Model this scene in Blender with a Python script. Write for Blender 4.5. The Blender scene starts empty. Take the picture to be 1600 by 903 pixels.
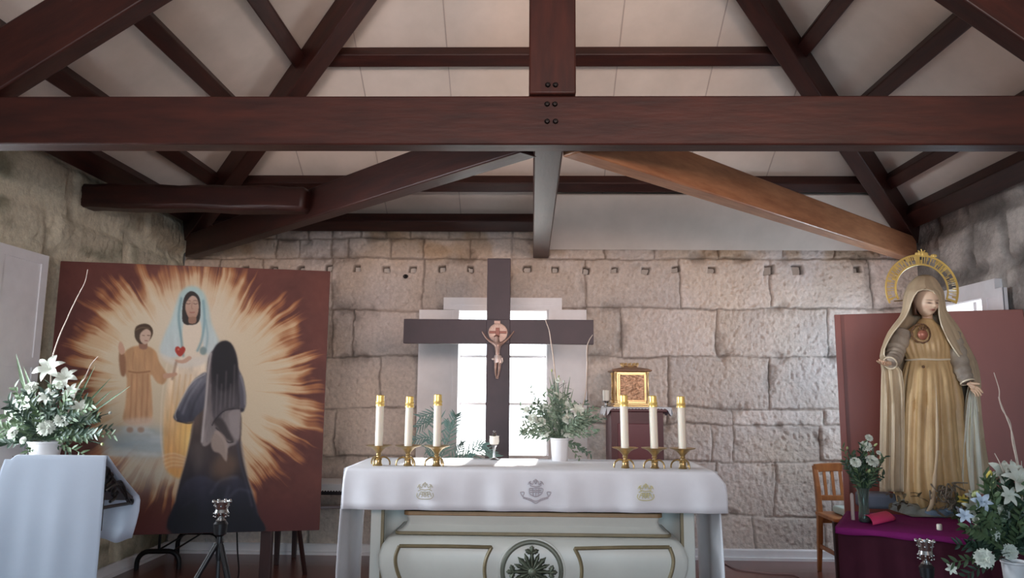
import bpy, bmesh, math, random
import numpy as np
from math import sin, cos, pi, radians, sqrt, atan2
from mathutils import Vector, Matrix, Quaternion

SC = bpy.context.scene
COL = SC.collection

# ------------------------------------------------------------------ camera
FPX, EYE = 1160.0, 1.35
PITCH, YAW, ROLL = radians(8.0), radians(1.3), 0.008
def _basis():
    f = np.array([-sin(YAW), cos(YAW), 0.0]); r = np.array([cos(YAW), sin(YAW), 0.0]); u = np.array([0, 0, 1.0])
    f2 = f*cos(PITCH)+u*sin(PITCH); u2 = u*cos(PITCH)-f*sin(PITCH)
    return r*cos(ROLL)+u2*sin(ROLL), u2*cos(ROLL)-r*sin(ROLL), f2
CR, CU, CF = _basis()
CO = np.array([0, 0, EYE])
def ray(px, py): return CF*FPX + CR*(px-800) + CU*(451.5-py)
def PY(px, py, Y):
    d = ray(px, py); return Vector(CO + d*(Y/d[1]))
def PX(px, py, X):
    d = ray(px, py); return Vector(CO + d*(X/d[0]))
def PZ(px, py, Z):
    d = ray(px, py); return Vector(CO + d*((Z-EYE)/d[2]))
cam = bpy.data.cameras.new('camera'); co = bpy.data.objects.new('camera', cam); COL.objects.link(co)
M = Matrix(((CR[0], CU[0], -CF[0]), (CR[1], CU[1], -CF[1]), (CR[2], CU[2], -CF[2]))).to_4x4()
M.translation = Vector(CO); co.matrix_world = M
cam.sensor_width = 36.0; cam.lens = 36.0*FPX/1600.0; cam.clip_start = 0.05; cam.clip_end = 200
SC.camera = co

# ------------------------------------------------------------------ light
SC.view_settings.view_transform = 'Standard'; SC.view_settings.look = 'None'
SC.view_settings.exposure = 0.0; SC.view_settings.gamma = 1.0
SC.view_settings.use_curve_mapping = False
w = bpy.data.worlds.new('sky'); SC.world = w; w.use_nodes = True
bg = w.node_tree.nodes['Background']; bg.inputs[0].default_value = (0.86, 0.93, 1.0, 1); bg.inputs[1].default_value = 7.0
def area(name, loc, target, sx, sy, energy, col, spread=0):
    l = bpy.data.lights.new(name, 'AREA'); l.shape = 'RECTANGLE'; l.size = sx; l.size_y = sy
    l.energy = energy; l.color = col
    if spread: l.spread = radians(spread)
    o = bpy.data.objects.new(name, l); COL.objects.link(o); o.location = loc
    o.rotation_euler = (Vector(target)-Vector(loc)).to_track_quat('-Z', 'Y').to_euler()
    return o
sun = bpy.data.lights.new('sun', 'SUN'); sun.energy = 16.0; sun.angle = radians(1.0); sun.color = (1.0, 0.96, 0.90)
so = bpy.data.objects.new('sun', sun); COL.objects.link(so)
so.rotation_euler = Vector((-0.05, -1.0, -0.42)).to_track_quat('-Z', 'Y').to_euler()
area('daylight_at_entrance', (0.1, -2.7, 1.5), (0.1, 6, 1.1), 3.2, 2.2, 145, (0.60, 0.82, 1.0))
area('warm_lamp_left', (-0.6, -1.2, 2.0), (-1.0, 6.4, 3.5), 1.2, 0.6, 17, (1.0, 0.68, 0.54), 72)
area('warm_lamp_right', (1.9, -0.6, 2.1), (-0.1, 6.3, 3.8), 1.6, 0.8, 23, (1.0, 0.70, 0.56), 72)
area('added_ceiling_fill', (0.1, 3.36, 2.74), (0.1, 4.6, 4.6), 2.2, 0.1, 2.5, (1.0, 0.80, 0.66))  # unseen fill added behind the tie beam to brighten the hip ceiling
area('left_window_daylight', (-2.9, 3.85, 1.5), (2.3, 4.3, 1.3), 0.7, 1.1, 17, (0.84, 0.92, 1.0), 62)
area('right_window_daylight', (3.30, 5.65, 1.55), (-0.6, 5.6, 0.5), 0.6, 1.1, 16, (0.60, 0.82, 1.0))
SC.cycles.use_denoising = True
SC.cycles.max_bounces = 8; SC.cycles.diffuse_bounces = 5; SC.cycles.glossy_bounces = 3
SC.cycles.transmission_bounces = 6; SC.cycles.transparent_max_bounces = 8
SC.cycles.sample_clamp_indirect = 4.0; SC.cycles.caustics_reflective = False; SC.cycles.caustics_refractive = False

# ------------------------------------------------------------------ helpers
def lin(v):
    v = v/255.0
    return v/12.92 if v <= 0.04045 else ((v+0.055)/1.055)**2.4
def C(r, g, b): return (lin(r), lin(g), lin(b), 1.0)
def npl(a):
    a = np.clip(a, 0, 1); return np.where(a <= 0.04045, a/12.92, ((a+0.055)/1.055)**2.4)
MATS = {}
def mat(name, col, rough=0.6, metal=0.0, var=0.0, scale=8.0, stretch=(1, 1, 1), col2=None, bump=0.0, bscale=40.0, spec=0.5, sheen=0.0, attr=None, trans=0.0, emit=0.0, coat=0.0, sss=0.0):
    if name in MATS: return MATS[name]
    m = bpy.data.materials.new(name); m.use_nodes = True; nt = m.node_tree; N = nt.nodes; L = nt.links
    b = N['Principled BSDF']
    b.inputs['Base Color'].default_value = col; b.inputs['Roughness'].default_value = rough
    b.inputs['Metallic'].default_value = metal; b.inputs['Specular IOR Level'].default_value = spec
    b.inputs['Coat Weight'].default_value = coat
    if sheen: b.inputs['Sheen Weight'].default_value = sheen
    if trans: b.inputs['Transmission Weight'].default_value = trans
    if sss: b.inputs['Subsurface Weight'].default_value = sss; b.inputs['Subsurface Radius'].default_value = (0.01, 0.006, 0.004)
    tc = N.new('ShaderNodeTexCoord'); mp = N.new('ShaderNodeMapping'); L.new(tc.outputs['Object'], mp.inputs[0])
    mp.inputs['Scale'].default_value = stretch
    src = None
    if attr:
        a = N.new('ShaderNodeVertexColor'); a.layer_name = attr; src = a.outputs[0]
    if var > 0 or col2:
        n = N.new('ShaderNodeTexNoise'); n.inputs['Scale'].default_value = scale; n.inputs['Detail'].default_value = 6; n.inputs['Roughness'].default_value = 0.62
        L.new(mp.outputs[0], n.inputs[0])
        rp = N.new('ShaderNodeValToRGB'); rp.color_ramp.elements[0].position = 0.32; rp.color_ramp.elements[1].position = 0.68
        if col2: c0, c1 = col2, col
        else: c0 = tuple(c*(1-var) for c in col[:3])+(1,); c1 = tuple(min(1, c*(1+var)) for c in col[:3])+(1,)
        if attr: c0 = (1-var,)*3+(1,); c1 = (1, 1, 1, 1)
        rp.color_ramp.elements[0].color = c0; rp.color_ramp.elements[1].color = c1
        L.new(n.outputs[0], rp.inputs[0])
        if src:
            mx = N.new('ShaderNodeMix'); mx.data_type = 'RGBA'; mx.blend_type = 'MULTIPLY'; mx.inputs[0].default_value = 1
            L.new(src, mx.inputs[6]); L.new(rp.outputs[0], mx.inputs[7]); src = mx.outputs[2]
        else: src = rp.outputs[0]
    if src: L.new(src, b.inputs['Base Color'])
    if bump:
        n2 = N.new('ShaderNodeTexNoise'); n2.inputs['Scale'].default_value = bscale; n2.inputs['Detail'].default_value = 5
        L.new(mp.outputs[0], n2.inputs[0]); bp = N.new('ShaderNodeBump'); bp.inputs['Strength'].default_value = bump; bp.inputs['Distance'].default_value = 0.01
        L.new(n2.outputs[0], bp.inputs['Height']); L.new(bp.outputs[0], b.inputs['Normal'])
    if emit:
        b.inputs['Emission Color'].default_value = col; b.inputs['Emission Strength'].default_value = emit
    MATS[name] = m; return m

class MB:
    def __init__(s): s.v = []; s.f = []
    def add(s, vs, fs):
        o = len(s.v); s.v += [tuple(x) for x in vs]; s.f += [tuple(i+o for i in f) for f in fs]; return s
    def box(s, x0, x1, y0, y1, z0, z1, R=None, c=None):
        vs = [Vector((x, y, z)) for x in (x0, x1) for y in (y0, y1) for z in (z0, z1)]
        if R is not None:
            c = c or Vector(((x0+x1)/2, (y0+y1)/2, (z0+z1)/2)); vs = [R @ (v-c)+c for v in vs]
        return s.add(vs, [(0, 1, 3, 2), (4, 6, 7, 5), (0, 4, 5, 1), (2, 3, 7, 6), (0, 2, 6, 4), (1, 5, 7, 3)])
    def tube(s, pts, r, n=8, cap=True, flat=1.0):
        pts = [Vector(p) for p in pts]; m = len(pts)
        rs = r if isinstance(r, (list, tuple)) else [r]*m
        d0 = (pts[1]-pts[0]).normalized(); up = Vector((0, 0, 1)) if abs(d0.z) < 0.9 else Vector((0, 1, 0))
        x = d0.cross(up).normalized(); rings = []
        vs = []
        for i, p in enumerate(pts):
            d = (pts[min(i+1, m-1)]-pts[max(i-1, 0)]).normalized()
            x = (x-d*x.dot(d)).normalized(); y = d.cross(x)
            for k in range(n):
                a = 2*pi*k/n; vs.append(p+x*cos(a)*rs[i]+y*sin(a)*rs[i]*flat)
        fs = [(i*n+k, i*n+(k+1) % n, (i+1)*n+(k+1) % n, (i+1)*n+k) for i in range(m-1) for k in range(n)]
        if cap: fs += [tuple(range(n-1, -1, -1)), tuple((m-1)*n+k for k in range(n))]
        return s.add(vs, fs)
    def lathe(s, prof, c=(0, 0, 0), n=24, ax='z', cap=True, sq=1.0):
        vs = []
        for r, z in prof:
            for k in range(n):
                a = 2*pi*k/n
                if ax == 'z': vs.append((c[0]+r*cos(a), c[1]+r*sin(a)*sq, c[2]+z))
                else: vs.append((c[0]+r*cos(a), c[1]+z, c[2]+r*sin(a)*sq))
        m = len(prof)
        fs = [(i*n+k, i*n+(k+1) % n, (i+1)*n+(k+1) % n, (i+1)*n+k) for i in range(m-1) for k in range(n)]
        if cap: fs += [tuple(range(n-1, -1, -1)), tuple((m-1)*n+k for k in range(n))]
        return s.add(vs, fs)
    def ball(s, c, r, n=12, m=8, sc=(1, 1, 1)):
        c = Vector(c); vs = [c+Vector((0, 0, r*sc[2]))]
        for i in range(1, m):
            t = pi*i/m
            for k in range(n): vs.append(c+Vector((r*sc[0]*sin(t)*cos(2*pi*k/n), r*sc[1]*sin(t)*sin(2*pi*k/n), r*sc[2]*cos(t))))
        vs.append(c-Vector((0, 0, r*sc[2])))
        fs = [(0, 1+k, 1+(k+1) % n) for k in range(n)]
        for i in range(m-2):
            for k in range(n): fs.append((1+i*n+k, 1+(i+1)*n+k, 1+(i+1)*n+(k+1) % n, 1+i*n+(k+1) % n))
        b = 1+(m-2)*n; fs += [(b+(k+1) % n, b+k, len(vs)-1) for k in range(n)]
        return s.add(vs, fs)
    def grid(s, rows):
        n = len(rows[0]); vs = [p for r in rows for p in r]
        return s.add(vs, [(i*n+k, i*n+k+1, (i+1)*n+k+1, (i+1)*n+k) for i in range(len(rows)-1) for k in range(n-1)])
    def rings(s, rows, cap=True):
        n = len(rows[0]); vs = [p for r in rows for p in r]; m = len(rows)
        fs = [(i*n+k, i*n+(k+1) % n, (i+1)*n+(k+1) % n, (i+1)*n+k) for i in range(m-1) for k in range(n)]
        if cap: fs += [tuple(range(n-1, -1, -1)), tuple((m-1)*n+k for k in range(n))]
        return s.add(vs, fs)
    def prism(s, poly, o, ux, uy, th):
        o, ux, uy = Vector(o), Vector(ux).normalized(), Vector(uy).normalized(); nz = ux.cross(uy)
        a = [o+ux*x+uy*y for x, y in poly]; n = len(a); b = [p+nz*th for p in a]
        return s.add(a+b, [tuple(range(n-1, -1, -1)), tuple(range(n, 2*n))]+[(i, (i+1) % n, n+(i+1) % n, n+i) for i in range(n)])

def tag(o, label=None, cat=None, group=None, kind=None):
    if label: o['label'] = label
    if cat: o['category'] = cat
    if group: o['group'] = group
    if kind: o['kind'] = kind
    return o
def chain_loc(p):
    v = Vector((0, 0, 0))
    while p is not None: v += Vector(p.location); p = p.parent
    return v
def fix_normals(me):
    bm = bmesh.new(); bm.from_mesh(me); bmesh.ops.recalc_face_normals(bm, faces=bm.faces); bm.to_mesh(me); bm.free()
def obj(name, mb, m, parent=None, smooth=None, bevel=0.0, seg=2, solid=0.0, local=False, subs=0, recalc=True, colors=None):
    """world-space geometry; origin goes to the thing's base, or geometry becomes relative to its parent"""
    me = bpy.data.meshes.new(name)
    vs = [Vector(v) for v in mb.v]
    o = bpy.data.objects.new(name, me)
    if not local:
        if parent is not None: off = chain_loc(parent)
        else:
            xs = [v.x for v in vs]; ys = [v.y for v in vs]; zs = [v.z for v in vs]
            off = Vector(((min(xs)+max(xs))/2, (min(ys)+max(ys))/2, min(zs))); o.location = off
        vs = [v-off for v in vs]
    me.from_pydata(vs, [], mb.f); me.materials.append(m)
    if colors is not None:
        ca = me.color_attributes.new('tint', 'FLOAT_COLOR', 'POINT'); ca.data.foreach_set('color', np.asarray(colors, dtype=np.float32).ravel())
    if recalc: fix_normals(me)
    if smooth is not None:
        me.shade_smooth()
        if smooth < 180: me.set_sharp_from_angle(angle=radians(smooth))
    COL.objects.link(o); o.parent = parent
    if solid: md = o.modifiers.new('solid', 'SOLIDIFY'); md.thickness = solid; md.offset = 0
    if bevel: md = o.modifiers.new('bevel', 'BEVEL'); md.width = bevel; md.segments = seg; md.limit_method = 'ANGLE'; md.angle_limit = radians(35)
    if subs: md = o.modifiers.new('sub', 'SUBSURF'); md.levels = subs; md.render_levels = subs
    return o
def thing(name, label, cat, loc=(0, 0, 0), rz=0, group=None, kind=None):
    o = bpy.data.objects.new(name, None); o.empty_display_size = 0.1; COL.objects.link(o)
    o.location = loc; o.rotation_euler = (0, 0, rz); return tag(o, label, cat, group, kind)
def copy_tree(o, parent=None):
    c = o.copy(); COL.objects.link(c); c.parent = parent
    for ch in list(o.children): copy_tree(ch, c)
    return c
def cat_rom(pts, k=6):
    pts = [Vector(p) for p in pts]; out = []
    for i in range(len(pts)-1):
        p0, p1, p2, p3 = pts[max(i-1, 0)], pts[i], pts[i+1], pts[min(i+2, len(pts)-1)]
        for j in range(k):
            t = j/k
            out.append(0.5*((2*p1)+(p2-p0)*t+(2*p0-5*p1+4*p2-p3)*t*t+(3*p1-p0-3*p2+p3)*t**3))
    out.append(pts[-1]); return out
def skin(name, verts, edges, radii, m, parent=None, sub=2, root=0):
    me = bpy.data.meshes.new(name); off = chain_loc(parent) if parent else Vector((0, 0, 0))
    me.from_pydata([Vector(v)-off for v in verts], edges, []); o = bpy.data.objects.new(name, me); COL.objects.link(o); o.parent = parent
    md = o.modifiers.new('skin', 'SKIN'); md.use_smooth_shade = True
    sv = me.skin_vertices[0].data if me.skin_vertices else None
    if sv is None:
        bm = bmesh.new(); bm.from_mesh(me); bm.verts.layers.skin.verify(); bm.to_mesh(me); bm.free(); sv = me.skin_vertices[0].data
    for i, r in enumerate(radii):
        sv[i].radius = (r, r); sv[i].use_root = (i == root)
    md2 = o.modifiers.new('sub', 'SUBSURF'); md2.levels = sub; md2.render_levels = sub
    dg = bpy.context.evaluated_depsgraph_get(); dg.update()
    ev = o.evaluated_get(dg); nm = bpy.data.meshes.new_from_object(ev)
    o.modifiers.clear(); o.data = nm; nm.name = name; nm.materials.clear(); nm.materials.append(m); nm.shade_smooth()
    return o

# value noise in numpy
_rng = np.random.RandomState(5)
def vnoise(X, Y, sc, seed=0):
    rs = np.random.RandomState(seed+17); G = rs.rand(128, 128)
    x = X*sc; y = Y*sc; xi = np.floor(x).astype(int); yi = np.floor(y).astype(int); fx = x-xi; fy = y-yi
    fx = fx*fx*(3-2*fx); fy = fy*fy*(3-2*fy); xi %= 128; yi %= 128; x1 = (xi+1) % 128; y1 = (yi+1) % 128
    return (G[yi, xi]*(1-fx)+G[yi, x1]*fx)*(1-fy)+(G[y1, xi]*(1-fx)+G[y1, x1]*fx)*fy
def fbm(X, Y, sc, oct=4, seed=0):
    t = 0; a = 1; n = 0
    for i in range(oct): t = t+a*vnoise(X, Y, sc*2**i, seed+i*7); n += a; a *= 0.5
    return t/n
def sstep(a, b, x): t = np.clip((x-a)/(b-a), 0, 1); return t*t*(3-2*t)

# ------------------------------------------------------------------ room dimensions
XL, XR, YW, ZE, SL = -3.06, 3.38, 6.45, 2.85, 0.62
YR = -3.0; XM = (XL+XR)/2; HALF = (XR-XL)/2; ZR = ZE+SL*HALF; YA = YW-HALF

wood = mat('dark_stained_timber', C(64, 32, 26), 0.45, var=0, scale=3, stretch=(1, 6, 6), col2=C(42, 23, 21), bump=0.10, bscale=9, spec=0.3)
wood_lit = mat('lamplit_timber', C(186, 134, 98), 0.36, scale=4, stretch=(1, 7, 7), col2=C(150, 100, 70), bump=0.12, bscale=9)  # timber paled by lamplight painted into its colour, for the right brace
white_ceiling = mat('white_ceiling_board', C(220, 208, 198), 0.75, var=0, scale=1.6, col2=C(200, 190, 180))
white_paint = mat('white_paint', C(238, 236, 238), 0.5, var=0.05, scale=6)
stone_m = mat('rough_limestone', (1, 1, 1, 1), 0.92, attr='tint', var=0.22, scale=34, bump=0.6, bscale=60, spec=0.2)
# ------------------------------------------------------------------ stone walls
def stone_wall(name, o, ux, uy, nrm, W, Hh, rects, step=0.0095, holes=(), cut=None, joint=0.009, depth=0.021, base=(172, 152, 138), mortar=(168, 152, 138), tints=None, seed=1, rough=0.008, soft=False):
    nx, ny = int(W/step)+1, int(Hh/step)+1
    U, V = np.meshgrid(np.linspace(0, W, nx), np.linspace(0, Hh, ny))
    wu = U+(fbm(U, V, 3, 3, seed)-0.5)*0.06+(fbm(U, V, 16, 2, seed+9)-0.5)*0.02
    wv = V+(fbm(U, V, 2.5, 3, seed+3)-0.5)*0.05+(fbm(U, V, 18, 2, seed+5)-0.5)*0.016
    d = np.full(U.shape, -1.0); idx = np.zeros(U.shape, int)
    for i, (a, b, c, e) in enumerate(rects):
        dd = np.minimum(np.minimum(wu-a, b-wu), np.minimum(wv-c, e-wv))
        k = dd > d; d = np.where(k, dd, d); idx = np.where(k, i+1, idx)
    rs = np.random.RandomState(seed); off = np.concatenate([[0], rs.uniform(-0.010, 0.012, len(rects))]); off[0] = 0
    tn = np.concatenate([[0], rs.uniform(-1, 1, len(rects))])
    jv = joint*(0.25+1.4*fbm(U, V, 2.2, 2, seed+31))
    prof = sstep(0.0, 1.0, (d-jv*0.15)/(jv*0.75+0.005))
    if soft: prof = sstep(0.0, 0.05, d-joint)
    pit = np.clip(fbm(U, V, 42, 3, seed+11)-0.62, 0, 1)*0.07
    hgt = -depth*(1-prof)+off[idx]*prof+(fbm(U, V, 7, 4, seed+20)-0.5)*rough*1.6+(fbm(U*1.5, V, 34, 3, seed+21)-0.5)*rough*1.7*(0.5+0.5*sstep(2.6, 4.2, U))-pit*prof*rough/0.008
    chip = sstep(0.56, 0.72, fbm(U, V, 5.5, 3, seed+40))*sstep(0.09, 0.0, d); hgt -= chip*0.02
    hole_shade = np.zeros(U.shape)
    for (a, b, c, e, dp) in holes:
        m = np.minimum(np.minimum(wu-a, b-wu), np.minimum(wv-c, e-wv)); s = sstep(-0.004, 0.012, m); hgt -= s*dp; hole_shade = np.maximum(hole_shade, s)
    o, ux, uy, nrm = [np.array(q, float) for q in (o, ux, uy, nrm)]
    P = o+U[..., None]*ux+V[..., None]*uy+hgt[..., None]*nrm
    col = np.ones(U.shape+(4,)); b = np.array(base)/255.; mo = np.array(mortar)/255.
    st = fbm(U, V, 1.1, 3, seed+60)[..., None]-0.5
    blk = b*(1+0.05*tn[idx][..., None]+st*0.22)+np.array([0.03, 0.0, -0.05])*(fbm(U, V, 2.3, 3, seed+70)[..., None]-0.5)
    cc = blk*prof[..., None]+mo*(1-prof[..., None])
    if tints is not None: cc = tints(U, V, cc, prof, seed)
    cc = cc*(1-0.15*chip[..., None])*(1-0.62*hole_shade[..., None]); jd = sstep(0.009, 0.0, d-jv*0.1)*sstep(0.35, 0.55, fbm(U, V, 3.3, 2, seed+90)); cc = cc*(1-(0.0 if soft else 0.16)*jd[..., None])  # peg holes get their inner shade painted into the vertex colour
    col[..., :3] = npl(cc)
    me = bpy.data.meshes.new(name)
    I = np.arange(nx*ny).reshape(ny, nx); q = np.stack([I[:-1, :-1], I[:-1, 1:], I[1:, 1:], I[1:, :-1]], -1).reshape(-1, 4)
    if cut:
        cu = (U[:-1, :-1]+step/2).ravel(); cv = (V[:-1, :-1]+step/2).ravel(); keep = np.ones(len(q), bool)
        for (a, b_, c, e) in cut: keep &= ~((cu > a-.025) & (cu < b_+.025) & (cv > c-.02) & (cv < e+.025))
        q = q[keep]
    if np.dot(np.cross(ux, uy), nrm) < 0: q = q[:, ::-1]
    me.vertices.add(nx*ny); me.vertices.foreach_set('co', P.reshape(-1, 3).astype(np.float32).ravel())
    me.loops.add(len(q)*4); me.loops.foreach_set('vertex_index', q.astype(np.int32).ravel())
    me.polygons.add(len(q)); me.polygons.foreach_set('loop_start', np.arange(0, len(q)*4, 4, dtype=np.int32)); me.polygons.foreach_set('loop_total', np.full(len(q), 4, np.int32))
    me.update(); me.validate()
    ca = me.color_attributes.new('tint', 'FLOAT_COLOR', 'POINT'); ca.data.foreach_set('color', col.reshape(-1, 4).astype(np.float32).ravel())
    me.materials.append(stone_m); me.shade_smooth()
    ob = bpy.data.objects.new(name, me); COL.objects.link(ob); ob['kind'] = 'structure'; return ob

def wp(px, py):  # back-wall coordinates of a point seen on it
    p = PY(px, py, YW); return p.x-XL, p.z
def rect_b(x0, x1, y0, y1):
    a = wp(x0, (y0+y1)/2)[0]; b = wp(x1, (y0+y1)/2)[0]; zt = wp((x0+x1)/2, y0)[1]; zb = wp((x0+x1)/2, y1)[1]
    return (a, b, zb, zt)
def course(y0, y1, xs): return [rect_b(xs[i], xs[i+1], y0, y1) for i in range(len(xs)-1)]
RB = []
RB += course(330, 372, [285, 352, 430, 480, 520, 566, 604, 640, 700, 752, 800, 850, 950, 1010, 1100, 1200, 1300, 1440])
RB += course(372, 404, [285, 430, 464, 518, 545, 610, 660, 735, 800, 858, 947, 1020, 1120, 1223, 1302, 1440])
RB += course(404, 482, [285, 340, 408, 517, 661, 800, 917, 1063, 1204, 1360, 1440])
RB += course(482, 558, [285, 400, 517, 549, 660, 915, 972, 1122, 1293, 1440])
RB += course(558, 638, [285, 360, 470, 593, 700, 915, 1045, 1204, 1360, 1440])
RB += course(638, 663, [915, 1040, 1145, 1287, 1440])
RB += course(663, 722, [915, 1030, 1111, 1147, 1283, 1440])
RB += course(638, 714, [285, 400, 525, 650, 915])
RB += course(714, 790, [265, 360, 460, 575, 700, 915]) + course(722, 806, [915, 1010, 1120, 1212, 1300, 1440])
RB += course(790, 864, [262, 340, 480, 600, 760, 915]) + course(806, 880, [915, 1060, 1178, 1290, 1440])
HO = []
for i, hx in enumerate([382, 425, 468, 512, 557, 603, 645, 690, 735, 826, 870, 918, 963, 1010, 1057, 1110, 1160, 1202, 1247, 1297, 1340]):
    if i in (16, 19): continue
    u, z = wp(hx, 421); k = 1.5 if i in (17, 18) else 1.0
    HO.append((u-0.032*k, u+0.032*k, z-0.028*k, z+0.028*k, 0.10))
WINB = rect_b(714, 856, 484, 712)     # daylight opening of the back window
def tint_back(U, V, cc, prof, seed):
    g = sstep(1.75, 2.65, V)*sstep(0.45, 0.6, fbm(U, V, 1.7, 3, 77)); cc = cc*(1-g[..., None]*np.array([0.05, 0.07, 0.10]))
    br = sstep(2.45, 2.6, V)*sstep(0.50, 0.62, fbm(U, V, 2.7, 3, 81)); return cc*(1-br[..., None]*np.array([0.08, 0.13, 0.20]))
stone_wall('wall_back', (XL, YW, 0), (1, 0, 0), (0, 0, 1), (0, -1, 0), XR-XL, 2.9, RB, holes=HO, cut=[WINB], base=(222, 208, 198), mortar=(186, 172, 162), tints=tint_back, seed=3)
def auto_rects(W, Hh, hs, wmin, wmax, seed):
    r = random.Random(seed); z = 0; out = []
    while z < Hh:
        h = r.choice(hs); u = -r.random()*0.4
        while u < W:
            l = r.uniform(wmin, wmax); out.append((u, u+l, z, z+h)); u += l
        z += h
    return out
LW = YW-YR
def tint_left(U, V, cc, prof, seed):
    a = np.array([142, 138, 118])/255.; b = np.array([226, 216, 192])/255.
    s = sstep(0.40, 0.62, fbm(U, V, 2.0, 4, 91))
    blk = b*0.93*(1-s[..., None])+a*s[..., None]
    return blk*prof[..., None]+b*(1-prof[..., None])
WL0 = PX(47, 500, XL).y; WLt = PX(20, 390, XL).z
LWIN = (2.55-YR, WL0-0.10-YR, 0.85, WLt-0.09)
stone_wall('wall_left', (XL, YR, 0), (0, 1, 0), (0, 0, 1), (1, 0, 0), LW, 2.95, auto_rects(LW, 3.0, [0.3, 0.36, 0.26], 0.4, 1.0, 4), step=0.016, cut=[LWIN], joint=0.035, depth=0.018, mortar=(190, 178, 152), tints=tint_left, seed=11, soft=True)
RWIN = (5.47-YR, 6.07-YR, 0.85, 2.075)
def tint_right(U, V, cc, prof, seed):
    a = np.array([146, 138, 132])/255.; b = np.array([206, 196, 188])/255.
    s = sstep(0.38, 0.62, fbm(U, V, 1.8, 4, 191)); blk = b*(1-s[..., None])+a*s[..., None]
    return blk*(0.86+0.14*prof[..., None])
stone_wall('wall_right', (XR, YR, 0), (0, 1, 0), (0, 0, 1), (-1, 0, 0), LW, 2.95, auto_rects(LW, 3.0, [0.33, 0.4, 0.28], 0.4, 0.9, 8), step=0.016, cut=[RWIN], joint=0.02, depth=0.02, tints=tint_right, seed=15, soft=True)
plaster = mat('plain_plaster', C(205, 198, 190), 0.9, var=0.06, scale=3)
def struct(name, mb, m, **k):
    o = obj(name, mb, m, **k); o['kind'] = 'structure'; return o
rw = MB(); rw.box(XL-0.2, -1.6, YR-0.15, YR, 0, 5.0); rw.box(1.8, XR+0.2, YR-0.15, YR, 0, 5.0); rw.box(-1.6, 1.8, YR-0.15, YR, 0.0, 5.0)
struct('wall_rear', rw, plaster)
# outer faces behind the stone skins, so that no daylight leaks in
def shell(name, f): mb = MB(); f(mb); return struct(name, mb, plaster)
u0, u1, v0, v1 = WINB
shell('wall_back_outer', lambda b: (b.box(XL-0.3, XL+u0, YW+0.08, YW+0.40, -0.1, 3.2), b.box(XL+u1, XR+0.3, YW+0.08, YW+0.40, -0.1, 3.2), b.box(XL+u0, XL+u1, YW+0.08, YW+0.40, v1, 3.2), b.box(XL+u0, XL+u1, YW+0.08, YW+0.40, -0.1, v0)))
def side_shell(b, x0, x1, win):
    a, c, d, e = win; a += YR; c += YR
    b.box(x0, x1, YR-0.15, a, -0.1, 3.2); b.box(x0, x1, c, YW+0.4, -0.1, 3.2); b.box(x0, x1, a, c, e, 3.2); b.box(x0, x1, a, c, -0.1, d)
shell('wall_left_outer', lambda b: side_shell(b, XL-0.4, XL-0.08, LWIN))
shell('wall_right_outer', lambda b: side_shell(b, XR+0.08, XR+0.4, RWIN))

# ------------------------------------------------------------------ floor and skirting
fm = mat('reddish_brown_floor', C(136, 84, 74), 0.26, scale=3, stretch=(1, 6, 1), col2=C(108, 64, 58), bump=0.03, bscale=6, spec=0.5, coat=0.15)
fb = MB(); fb.box(XL-0.1, XR+0.1, YR-1.0, YW+0.1, -0.08, 0.0); struct('floor', fb, fm)
gm = mat('outdoor_ground', C(225, 222, 215), 0.95, var=0.1, scale=1)
gb = MB(); gb.box(-25, 25, YW+0.42, 40, -0.3, -0.05); struct('ground_outside', gb, gm)
def skirting(name, a, b, n):
    a, b, n = Vector(a), Vector(b), Vector(n); mb = MB(); prof = [(0, 0), (0.035, 0), (0.035, 0.022), (0.018, 0.026), (0.018, 0.078), (0.010, 0.088), (0, 0.088)]
    L = len(prof); vs = [p+n*(x+0.008 if x > 0 else 0)+Vector((0, 0, z)) for p in (a, b) for x, z in prof]
    mb.add(vs, [(i, (i+1) % L, L+(i+1) % L, L+i) for i in range(L)]+[tuple(range(L)), tuple(range(L, 2*L))]); struct(name, mb, white_paint)
skirting('baseboard_back', (XL, YW, 0), (XR, YW, 0), (0, -1, 0))
skirting('baseboard_left', (XL, YR, 0), (XL, YW, 0), (1, 0, 0))
skirting('baseboard_right', (XR, YR, 0), (XR, YW, 0), (-1, 0, 0))

# ------------------------------------------------------------------ ceiling boards (hipped at the back)
def ceil_plane(name, pts, seamdir):
    mb = MB(); n = len(pts); up = Vector((0, 0, 0.03)); P = [Vector(p) for p in pts]
    mb.add(P+[p+up for p in P], [tuple(range(n)), tuple(range(2*n-1, n-1, -1))]+[(i, (i+1) % n, n+(i+1) % n, n+i) for i in range(n)])
    return struct(name, mb, white_ceiling)
A = (XM, YA, ZR)
e = 0.35
ceil_plane('ceiling_hip', [(XL, YW, ZE), (XR, YW, ZE), A], 'x')
ceil_plane('ceiling_left', [(XL, YW, ZE), A, (XM, YR-0.2, ZR), (XL, YR-0.2, ZE)], 'y')
ceil_plane('ceiling_right', [(XR, YW, ZE), (XR, YR-0.2, ZE), (XM, YR-0.2, ZR), A], 'y')
cap = MB(); cap.box(XL-0.4, XR+0.4, YW, YW+0.4, ZE, ZE+0.4); cap.box(XL-0.4, XL, YR-0.2, YW+0.4, ZE, ZE+0.4); cap.box(XR, XR+0.4, YR-0.2, YW+0.4, ZE, ZE+0.4)
struct('wall_top_eaves', cap, plaster)
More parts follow.
